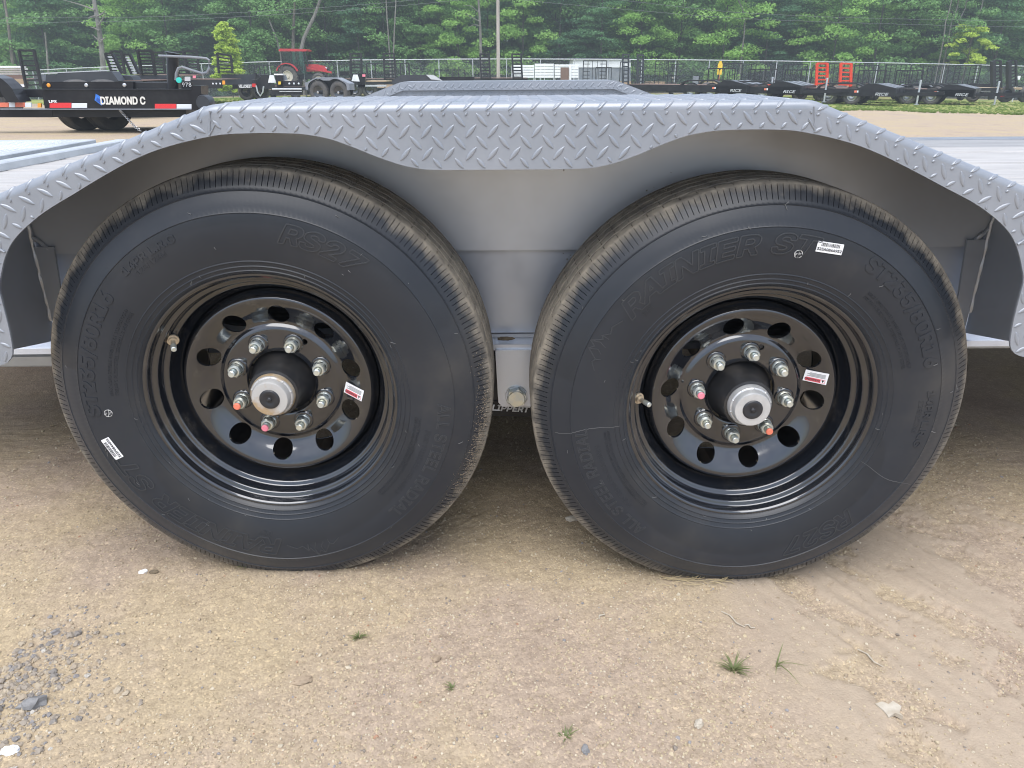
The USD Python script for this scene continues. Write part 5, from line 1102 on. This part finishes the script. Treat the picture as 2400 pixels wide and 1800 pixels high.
fm = fender_shell(MB()); put(TE, 'fender', turned(fm), 'steel_grey', sm=35); put(TE, 'inner_wall', turned(MB().prism(Polygon([(-.94, .62), (-.94, .686), (-.446, .866), (.446, .866), (.94, .686), (.94, .62), (.8, .3), (-.8, .3)]), .30, .33)), 'black_satin', sm=30)
for x in (-.44, .44):
    T_t = put(TE, 'tyre', turned(MB().rev([(.21, .03), (.24, .005), (.31, -.005), (.36, .02), (.385, .045), (.39, .07), (.39, .17), (.36, .215), (.30, .235), (.21, .2)], 48, (x, 0, .385))), 'tyre_far', sm=40)
    put(T_t, 'rim', turned(MB().rev([(.22, .02), (.20, .05), (.17, .055), (.10, .09), (.05, .09), (.048, .02), (0, .015)], 32, (x, 0, .385))), 'wheel_black', sm=40)
    put(T_t, 'hub_nuts', turned(MB().rev([(.045, .015), (.04, 0), (0, -.005)], 16, (x, 0, .385))), 'chrome', sm=40)
put(TE, 'side_beam', rect(MB(), 636, 208, 708, 221, YE + .5, .12), 'black_satin', sm=False); put(TE, 'side_pipe', MB().cyl(P(638, 209, YE + .4), P(707, 209, YE + .4), .03, 8), 'galvanised'); put(TE, 'side_pipe', MB().cyl(P(655, 214.5, YE + .42), P(707, 214.5, YE + .42), .016, 8), 'galvanised')
put(TE, 'rear_bumper', rect(MB(), 655, 190, 708, 202, YE + 1.2, .2), 'black_paint', sm=False)
for u in (678, 689, 700): put(TE, 'tail_lamp', MB().rev([(0, -.02), (.028, -.015), (.035, 0)], 14, P(u, 196, YE + 1.15)), 'tape_white')
put(TE, 'side_lamp', rect(MB(), 652, 191, 658, 198, YE + 1.1, .04), 'yellow_paint', sm=False)
put(TE, 'corner_post', quad(MB(), [(645, 176), (650, 206), (664, 206), (662, 176)], YE + 1.2, .15), 'black_paint', sm=False); put(TE, 'post_cap', rect(MB(), 642, 173, 663, 176, YE + 1.15, .2), 'white_paint', sm=False)
put(TE, 'light_box', quad(MB(), [(655, 178), (655, 189), (671, 189), (667, 176)], YE + 1.3, .2), 'steel_grey', sm=False); put(TE, 'sign_plate', quad(MB(), [(632, 176), (628, 194), (647, 194), (641, 176)], YE + 1.4, .02), 'white_paint', sm=False)
put(TE, 'sign_plate', quad(MB(), [(828, 175), (824, 190), (843, 191), (838, 175)], YE + 1.6, .02), 'white_paint', sm=False); put(TE, 'rear_post', rect(MB(), 838, 173, 856, 205, YE + 1.7, .1), 'black_paint', sm=False)
put(TE, 'flag_sticker', rect(MB(), 849, 174, 856, 180, YE + 1.65, .02), 'pink_paint', sm=False); put(TE, 'deck', rect(MB(), 856, 189, 905, 192, YE + 1.8, 1.6), 'tan_wood', sm=False); put(TE, 'rear_rail', rect(MB(), 836, 199, 905, 203, YE + 1.7, .1), 'galvanised', sm=False); put(TE, 'winch', MB().box(P(808, 172, YE + 2), (.30, .3, .14)), 'black_satin')
def ramp_pair(label, u0, u1, w, v0, v1, Y, n, extra=None, lean=0):
    t = flat_trailer('ramp_trailer', label, (u0 - 20, v1, u1 + w + 12, v1 + 8), Y + .1, 2.2, (u0 + 10, u0 + 45), 'black_satin', 12)
    for u in (u0, u1): px_ramp(t, (u, v0), (u + w - 3, v0), (u + w, v1), (u + 3, v1), Y, n, 'charcoal_paint')
    return t
ramp_pair('dark trailer with two ladder ramps upright, between the tractor and the silver far fender', 821, 899, 28, 125, 186, 37.0, 8)
ramp_pair('dark trailer with two ladder ramps upright on either side of the utility pole', 1125, 1200, 24, 126, 184, 37.5, 8)
t = thing('drive_over_fender_trailer', 'dark trailer whose long low grey fender shows above the silver fender left of the pole', 'trailer', (0, 0, 0))
put(t, 'fender', quad(MB(), [(919, 189), (939, 176), (1002, 175.5), (1040, 192), (1040, 196), (919, 196)], 24.0, .35), 'charcoal_paint', sm=False); put(t, 'fender_slope', quad(MB(), [(998, 175.2), (1010, 186), (1037, 189), (1016, 175.5)], 23.95, .03), 'galvanised', sm=False)
put(t, 'side_beam', rect(MB(), 1030, 180, 1112, 192, 25.0, .1), 'black_paint', sm=False); zc = gz(P(960, 200, 24)[0], 24)
for u in (950, 990): small_tyre(t, (P(u, 200, 24.1)[0], 24.05, zc + .36), .36, .22)

# ---- red tractor on a low flatbed
fb = flat_trailer('flatbed_trailer', 'low flatbed trailer carrying the red tractor', (640, 203, 800, 212), 45.2, 2.0, (690, 760), 'black_satin', 9)
zt = P(700, 202.6, 46.0)[2]; x0 = P(713, 190, 46.0)[0]
TX = thing('tractor', 'red compact tractor with a glass cab facing right, behind the parked trailers', 'tractor', (x0, 46.15, zt))
def trac_tyre(c, R, W, rim):
    mb = MB().rev([(.55 * R, .02), (.75 * R, -.01), (.95 * R, .02), (R, .05), (R, W - .05), (.95 * R, W - .02), (.55 * R, W - .02)], 40, c)
    for k in range(22):
        a = 2 * PI * k / 22; mb.box((c[0] + R * 1.01 * math.cos(a), c[1] + W / 2, c[2] + R * 1.01 * math.sin(a)), (.05, W * .8, .05), ry=-a)
    t = put(TX, 'tyre', mb, 'tyre_far', sm=40); put(t, 'rim', MB().rev([(.57 * R, .03), (.52 * R, .02), (.46 * R, .07), (.2 * R, .09), (.16 * R, .03), (0, .03)], 28, c), rim, sm=40)
for y in (-.75, .45): trac_tyre((-.78, y, .55), .55, .32, 'rim_beige')
for y in (-.66, .44): trac_tyre((.95, y, .36), .36, .24, 'rim_beige')
arc = [(-.78 + .66 * math.cos(a), .60 + .66 * math.sin(a)) for a in np.linspace(2.75, .35, 14)] + [(-.78 + .60 * math.cos(a), .60 + .60 * math.sin(a)) for a in np.linspace(.35, 2.75, 14)]
for y in (-.80, .45): put(TX, 'rear_fender', MB().prism(arc, y, y + .36), 'tractor_red', sm=40)
put(TX, 'chassis', MB().box((.2, 0, .55), (1.9, .34, .32), bev=.03), 'charcoal_paint')
put(TX, 'bonnet', MB().prism(Polygon([(.22, .82), (.22, 1.16), (.75, 1.17), (1.15, 1.09), (1.36, .96), (1.40, .82)]).buffer(.02), -.33, .33), 'tractor_red', sm=30)
put(TX, 'grille', MB().box((1.415, 0, .86), (.03, .5, .22)), 'black_satin', sm=False); put(TX, 'headlight', MB().box((1.36, -.25, 1.0), (.08, .1, .08)), 'tape_white', sm=False); put(TX, 'loader_arm', MB().bar((.3, -.42, 1.0), (1.7, -.42, .75), .07, .10), 'tractor_red', sm=False)
put(TX, 'roof', MB().prism(Polygon([(-1.14, 1.86), (-1.18, 1.93), (-1.05, 2.0), (.30, 1.98), (.42, 1.92), (.40, 1.86)]), -.62, .62), 'tractor_red', sm=30)
fr = MB()
for y in (-.56, .56):
    for a, b in (((-1.02, .95), (-1.05, 1.86)), ((-.48, .80), (-.50, 1.86)), ((.28, .62), (.18, 1.86)), ((.40, 1.1), (.32, 1.86))): fr.bar((a[0], y, a[1]), (b[0], y, b[1]), .05, .05)
put(TX, 'cab_frame', fr, 'black_satin', sm=False)
for y in (-.575, .565): put(TX, 'cab_window', MB().prism([(-1.0, .95), (-1.03, 1.85), (.17, 1.85), (.26, .66), (-.2, .64), (-.5, .86)], y, y + .01), 'cab_glass', sm=False)
put(TX, 'rear_window', MB().box((-1.04, 0, 1.4), (.01, 1.05, .88)), 'cab_glass', sm=False); put(TX, 'windscreen', MB().box((.34, 0, 1.45), (.01, 1.05, .75)), 'cab_glass', sm=False)
put(TX, 'seat', MB().box((-.55, 0, .95), (.45, .45, .12), bev=.03).box((-.76, 0, 1.22), (.10, .42, .5), bev=.03), 'black_satin'); put(TX, 'steering_wheel', MB().tube([(-.05 + .05 * math.cos(a), .18 * math.sin(a), 1.18 + .16 * math.cos(a)) for a in np.linspace(0, 2 * PI, 20)], .015, 6), 'black_satin'); put(TX, 'mirror', MB().box((.42, -.75, 1.5), (.05, .14, .22)), 'black_satin', sm=False)
# ------------------------------------------------------------------ the woods
def leaves(centres, normals, size, r, asp=1.5):
    n = len(centres); a = r.normal(size=(n, 3)); t = np.cross(normals, a); t /= np.linalg.norm(t, axis=1, keepdims=True) + 1e-9; b = np.cross(normals, t)
    s = (size * r.uniform(.6, 1.3, n))[:, None]
    tip, side = t * s * asp * .5, b * s * .5
    v = np.stack([centres - tip, centres + side - tip * .1 + normals * s * .12, centres + tip, centres - side - tip * .1 + normals * s * .12], 1).reshape(-1, 3)
    k = (np.arange(n) * 4)[:, None]
    return v, np.vstack([k + [0, 1, 2], k + [0, 2, 3]])
def crown(seed, H, R, z0, nc, nl, size, style):
    r = np.random.default_rng(seed); C, Nn, tips = [], [], []
    for k in range(nc):
        f = (k + r.random()) / nc; z = z0 + (H - z0) * f; a = r.random() * 2 * PI
        env = {'broad': .55 + .5 * math.sin(PI * min(1, f * 1.05) ** .8), 'conifer': 1.05 * (1 - f) + .12, 'tall': .75 + .25 * math.sin(PI * f), 'young': .95 * (1 - f) ** .8 * (1 if f > .12 else .6) + .06}[style] * R
        rad = env * math.sqrt(r.uniform(.12, 1.0)); c = np.array([rad * math.cos(a), rad * math.sin(a), z])
        rx = (.55 + .5 * r.random()) * max(R / 2.5, .34 if style == 'young' else 0) * (1 if style != 'conifer' else .9); rz = rx * (.32 if style != 'conifer' else .16)
        p = r.normal(size=(nl, 3)); p /= np.linalg.norm(p, axis=1, keepdims=True); p *= r.random((nl, 1)) ** .45
        q = p * [rx, rx, rz]
        q[:, 2] -= (.22 if style == 'conifer' else .10) * (np.hypot(q[:, 0], q[:, 1]) / rx) ** 2 * rx
        if style == 'conifer': q[:, :2] += np.array([math.cos(a), math.sin(a)]) * r.normal(0, .35, (nl, 1)) * rx
        nn = r.normal(0, .55, (nl, 3)) + [0, 0, .9] + p * .35; nn /= np.linalg.norm(nn, axis=1, keepdims=True)
        C.append(c + q); Nn.append(nn); tips.append(c)
    v, f = leaves(np.vstack(C), np.vstack(Nn), size, r)
    return v, f, tips
def trunk(seed, H, r0, tips, n=14, lean=.02):
    r = np.random.default_rng(seed + 500); z = np.linspace(-.1, H * .92, 8); wob = np.cumsum(r.normal(0, lean * H / 8, (8, 2)), 0); wob[0] = 0
    pts = np.stack([wob[:, 0], wob[:, 1], z], 1); mb = MB().tube(pts, r0 * (1 - .85 * np.linspace(0, 1, 8)), 8)
    for c in [tips[i] for i in r.choice(len(tips), min(n, len(tips)), replace=False)]:
        zz = max(.4, c[2] - .5 * math.hypot(c[0], c[1]) - .2); o = np.array([np.interp(zz, z, pts[:, 0]), np.interp(zz, z, pts[:, 1]), zz])
        mb.tube([o, (o + c) / 2 + [0, 0, .12], c], [r0 * .32, r0 * .2, r0 * .07], 5, False)
    return mb
KIND = {  # style, H, R, z0, clumps, leaves per clump, leaf size, leaf material, trunk radius
    'maple': ('broad', 8.6, 2.7, .5, 76, 155, .125, 'leaf_bright', .07), 'beech': ('broad', 9.2, 2.9, .4, 78, 155, .128, 'leaf_mid', .075), 'oak': ('tall', 9.6, 2.4, 1.2, 72, 155, .128, 'leaf_mid', .08),
    'hemlock': ('conifer', 10.2, 2.7, .3, 92, 135, .105, 'leaf_dark', .085), 'spruce': ('conifer', 10.0, 2.3, .4, 88, 135, .100, 'leaf_blue', .08), 'sapling': ('young', 3.9, 1.05, .5, 84, 90, .095, 'leaf_yellow', .03),
    'golden': ('broad', 5.6, 1.7, 2.6, 30, 90, .14, 'leaf_yellow', .07)}
CROWN = {k: crown(1000 + i, *a[1:7], a[0]) for i, (k, a) in enumerate(KIND.items())}
SRC = {}
def tree(kind, u, Y, s, label, rz, group=None, name='tree', bark='bark'):
    x = P(u, 165, Y)[0]; loc = (x, Y, gz(x, Y))
    if kind not in SRC:
        t = SRC[kind] = thing(name, label, 'tree', loc, rz, group, s=s); a = KIND[kind]; v, f, tips = CROWN[kind]
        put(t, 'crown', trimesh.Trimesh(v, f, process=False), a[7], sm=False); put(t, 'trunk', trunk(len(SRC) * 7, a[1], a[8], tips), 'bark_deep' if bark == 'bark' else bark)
    else: t = copy_of(SRC[kind], name, label, 'tree', loc, rz, group, s=s)
    return t
tree('sapling', 538, 44.0, 1.0, 'young slender yellow green tree, the brightest in the row, left of the tractor', 0, name='young_tree', bark='bark_pale')
ROW = [('beech', 40, 1.0, 'leafy green tree at the left edge, behind the white boards'), ('hemlock', 120, 1.0, 'dark evergreen at the far left behind the leaning ladder ramp'), ('beech', 180, .9, 'green tree just left of the bare dead trunk'), ('maple', 320, .85, 'broad bright green tree between the dead trunk and the crank jack'),
       ('oak', 405, 1.0, 'tall green tree directly behind the crank jack'), ('hemlock', 470, 1.05, 'dark evergreen just left of the young yellow green tree'), ('oak', 600, 1.0, 'green tree just right of the young yellow green tree'), ('beech', 668, 1.0, 'dense green tree right behind the tractor cab'), ('beech', 770, 1.1, 'large dark leaved tree behind the tractor bonnet'),
       ('spruce', 843, .95, 'dark blue green evergreen in the gap right of the tractor'), ('oak', 905, 1.0, 'yellowish green tree with thin pale stems left of the utility pole'), ('beech', 985, .95, 'mid green tree two trees left of the utility pole'), ('maple', 1075, .8, 'bright low tree just left of the utility pole'), ('maple', 1225, .95, 'bright green tree with low boughs just right of the utility pole'),
       ('spruce', 1310, 1.1, 'dark evergreen above the brown cabinet'), ('hemlock', 1405, .9, 'tree with flat layered boughs above the white building'), ('maple', 1500, .9, 'bright tree behind the two upright ramps at mid right'), ('beech', 1590, 1.0, 'rounded green tree left of the yellow marker'), ('maple', 1690, 1.05, 'large bright tree right behind the yellow marker'),
       ('spruce', 1790, 1.0, 'dark pointed evergreen between two bright trees, above the orange boxes'), ('hemlock', 1862, .8, 'low dark evergreen just left of the orange ramps'), ('maple', 1950, 1.0, 'bright green tree above the orange ramps'), ('beech', 2045, 1.0, 'full green tree right of the orange ramps'), ('maple', 2120, .85, 'bright tree above the third wedge nosed trailer'),
       ('oak', 2215, 1.0, 'tree with several pale stems left of the golden tree'), ('hemlock', 2330, 1.05, 'dark evergreen behind the tall dark ramps'), ('beech', 2400, 1.0, 'green tree cut by the right picture edge')]
r = np.random.default_rng(77)
for k, (kind, u, s, lab) in enumerate(ROW): tree(kind, u, 52.6 + (k % 3) * .9 + r.uniform(-.3, .3), s * r.uniform(.95, 1.08), lab, r.uniform(0, 6.2), 'trees along the edge of the woods', name={'maple': 'maple_tree', 'beech': 'beech_tree', 'oak': 'oak_tree', 'hemlock': 'hemlock_tree', 'spruce': 'spruce_tree'}[kind])
tree('golden', 2262, 50.6, .78, 'small golden green tree in front of the dark trees at right', .6, name='maple_tree')
# bare and pale stems
def stem(label, name, pts, Y, r0, mat, branches=()):
    q = np.array([P(u, v, Y) for u, v in pts]); o = np.array([q[0, 0], Y, gz(q[0, 0], Y)]); q = np.vstack([[[q[0, 0], Y, o[2] - .1]], q]); top = q[-1] + (q[-1] - q[-2]) * 1.2
    t = thing(name, label, 'tree', o); pts_ = np.vstack([q, [top]]) - o
    put(t, 'trunk', MB().tube(pts_, r0 * .85 * (1 - .45 * np.linspace(0, 1, len(pts_))), 9), mat)
    for b in branches:
        w = np.array([P(u, v, Y - .15) for u, v in b]) - o; put(t, 'branch', MB().tube(w, r0 * .30 * np.linspace(1, .25, len(w)), 6), mat)
stem('bare dead grey trunk with broken branches, tallest thing at left', 'dead_tree', [(243, 165), (238, 110), (231, 60), (224, 20), (220, 0)], 47.5, .20, 'bark_pale', [[(222, 24), (200, 15), (175, 7), (148, 0)], [(237, 100), (226, 90), (215, 80)], [(233, 72), (222, 66), (212, 63)], [(231, 60), (240, 45), (248, 30)], [(238, 95), (247, 88)], [(226, 40), (240, 32), (247, 24)], [(228, 36), (212, 40), (206, 44)]])
stem('pale leaning trunk rising to the right behind the tractor cab', 'leaning_tree', [(705, 120), (712, 90), (725, 62), (738, 35), (750, 0)], 50.5, .16, 'bark_pale')
stem('straight pale trunk behind the tractor cab, left of the leaning one', 'bare_tree', [(687, 120), (687, 95), (688, 60), (690, 20)], 51.2, .14, 'bark')
stem('short pale trunk leaning left, left of the tractor cab', 'bare_tree', [(658, 125), (652, 105), (648, 90), (640, 70)], 50.8, .09, 'bark_pale')
stem('left of two thin straight pale stems, midway between tractor and pole', 'bare_tree', [(913, 125), (910, 80), (907, 40), (905, 0)], 50.6, .06, 'bark_pale')
stem('right of two thin straight pale stems, midway between tractor and pole', 'bare_tree', [(922, 125), (924, 80), (926, 40), (928, 0)], 50.4, .06, 'bark_pale')
stem('thin grey dead tree with drooping bare twigs just left of the utility pole', 'dead_tree', [(1127, 125), (1126, 80), (1124, 40), (1122, 10)], 50.2, .11, 'bark_pale', [[(1124, 50), (1108, 42), (1090, 30)], [(1125, 60), (1110, 58), (1098, 64)], [(1123, 30), (1105, 14), (1085, 12)]])
stem('pale grey stem forking upward above the wedge nosed trailers', 'bare_tree', [(1745, 70), (1745, 45), (1740, 20), (1730, 0)], 50.8, .06, 'bark_pale', [[(1746, 55), (1752, 30), (1760, 5)]])
for k, (a, b, lab) in enumerate([(2211, 2226, 'first from the left'), (2222, 2243, 'second from the left'), (2236, 2262, 'third from the left'), (2275, 2300, 'rightmost')]):
    stem(f'thin pale stem above the golden tree, {lab} of four', 'bare_tree', [(a, 95), ((a + b) / 2 - 2, 50), (b, 20), (b + 4, 0)], 51.0 + .2 * k, .055, 'bark_pale')
stem('bare grey trunk at the far left edge behind the white boards', 'bare_tree', [(30, 150), (25, 110), (20, 60), (14, 20)], 51.0, .13, 'bark')
stem('thin grey trunk right of the leaning ladder ramp', 'bare_tree', [(113, 165), (111, 140), (110, 120), (108, 100)], 50.7, .09, 'bark_pale')
# everything deeper in: one mass
prot = list(('beech', 'hemlock', 'oak', 'spruce', 'maple')); pts, idx, scs = [], [], []
r = np.random.default_rng(5)
for Y, n, s in ((56.5, 30, 1.0), (60, 30, 1.1), (64, 30, 1.2), (69, 30, 1.35), (75, 30, 1.5), (82, 30, 1.7), (92, 30, 2.0)):
    for k in range(n):
        x = (-1 + 2 * (k + r.uniform(.1, .9)) / n) * Y * .78; y = Y + r.uniform(-1.6, 1.6); pts.append((x, y, gz(x, y) - .2)); idx.append(int(r.choice(5, p=[.28, .24, .16, .2, .12]))); scs.append(s * r.uniform(.85, 1.15))
FO = '/World/forest'; pi = UsdGeom.PointInstancer.Define(stage, FO)
for k, nm in enumerate(prot):
    UsdGeom.Xform.Define(stage, f'{FO}/{nm}'); a = KIND[nm]; v, f, tips = CROWN[nm]
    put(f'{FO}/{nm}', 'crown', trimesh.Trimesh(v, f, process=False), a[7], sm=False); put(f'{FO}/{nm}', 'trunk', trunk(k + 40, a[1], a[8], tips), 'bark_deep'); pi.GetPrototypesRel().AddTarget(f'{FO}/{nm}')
pi.CreatePositionsAttr(Vt.Vec3fArray.FromNumpy(np.array(pts, np.float32))); pi.CreateProtoIndicesAttr(Vt.IntArray(idx)); pi.CreateScalesAttr(Vt.Vec3fArray.FromNumpy(np.repeat(np.array(scs, np.float32)[:, None], 3, 1)))
pi.CreateOrientationsAttr(Vt.QuathArray([Gf.Quath(float(math.cos(q)), 0, 0, float(math.sin(q))) for q in r.uniform(0, PI, len(pts))]))
tag(pi, 'dense mixed woods reading as one green mass behind the edge trees', 'woods', None, 'stuff')

# things that were laid out in world coordinates get their origin at their own base
for pr in stage.GetPrimAtPath('/World').GetChildren():
    if pr.GetTypeName() != 'Xform' or pr.IsInstanceable() or not pr.GetCustomDataByKey('category') or pr.GetName() == 'silver_trailer': continue
    xf = UsdGeom.Xformable(pr); ops = xf.GetOrderedXformOps()
    if tuple(ops[0].Get()) != (0, 0, 0): continue
    bb = np.vstack([np.array(UsdGeom.Mesh(c).GetPointsAttr().Get()) + (np.array(UsdGeom.Xformable(c).GetOrderedXformOps()[0].Get()) if UsdGeom.Xformable(c).GetOrderedXformOps() else 0) for c in pr.GetChildren()])
    lo, hi = bb.min(0), bb.max(0); base = np.array([(lo[0] + hi[0]) / 2, (lo[1] + hi[1]) / 2, lo[2]]); ops[0].Set(Gf.Vec3d(*map(float, base)))
    for c in pr.GetChildren():
        co = UsdGeom.Xformable(c).GetOrderedXformOps()
        if co: co[0].Set(Gf.Vec3d(*(np.array(co[0].Get()) - base)))
        else: UsdGeom.Xformable(c).AddTranslateOp().Set(Gf.Vec3d(*map(float, -base)))

# damp summer air over the whole lot
hz = MB().box((0, 240, 9.2), (640, 500, 25.0))
hm = usdkit.material(stage, '/World/Looks/damp_air', {'v': ('principled_volume', {'color': (0.90, 0.96, 0.97), 'density': 0.0016, 'anisotropy': 0.3})}, [], volume='v.volume')
h = usdkit.mesh(stage, '/World/haze', hz.mesh(), hm); tag(h, kind='stuff')
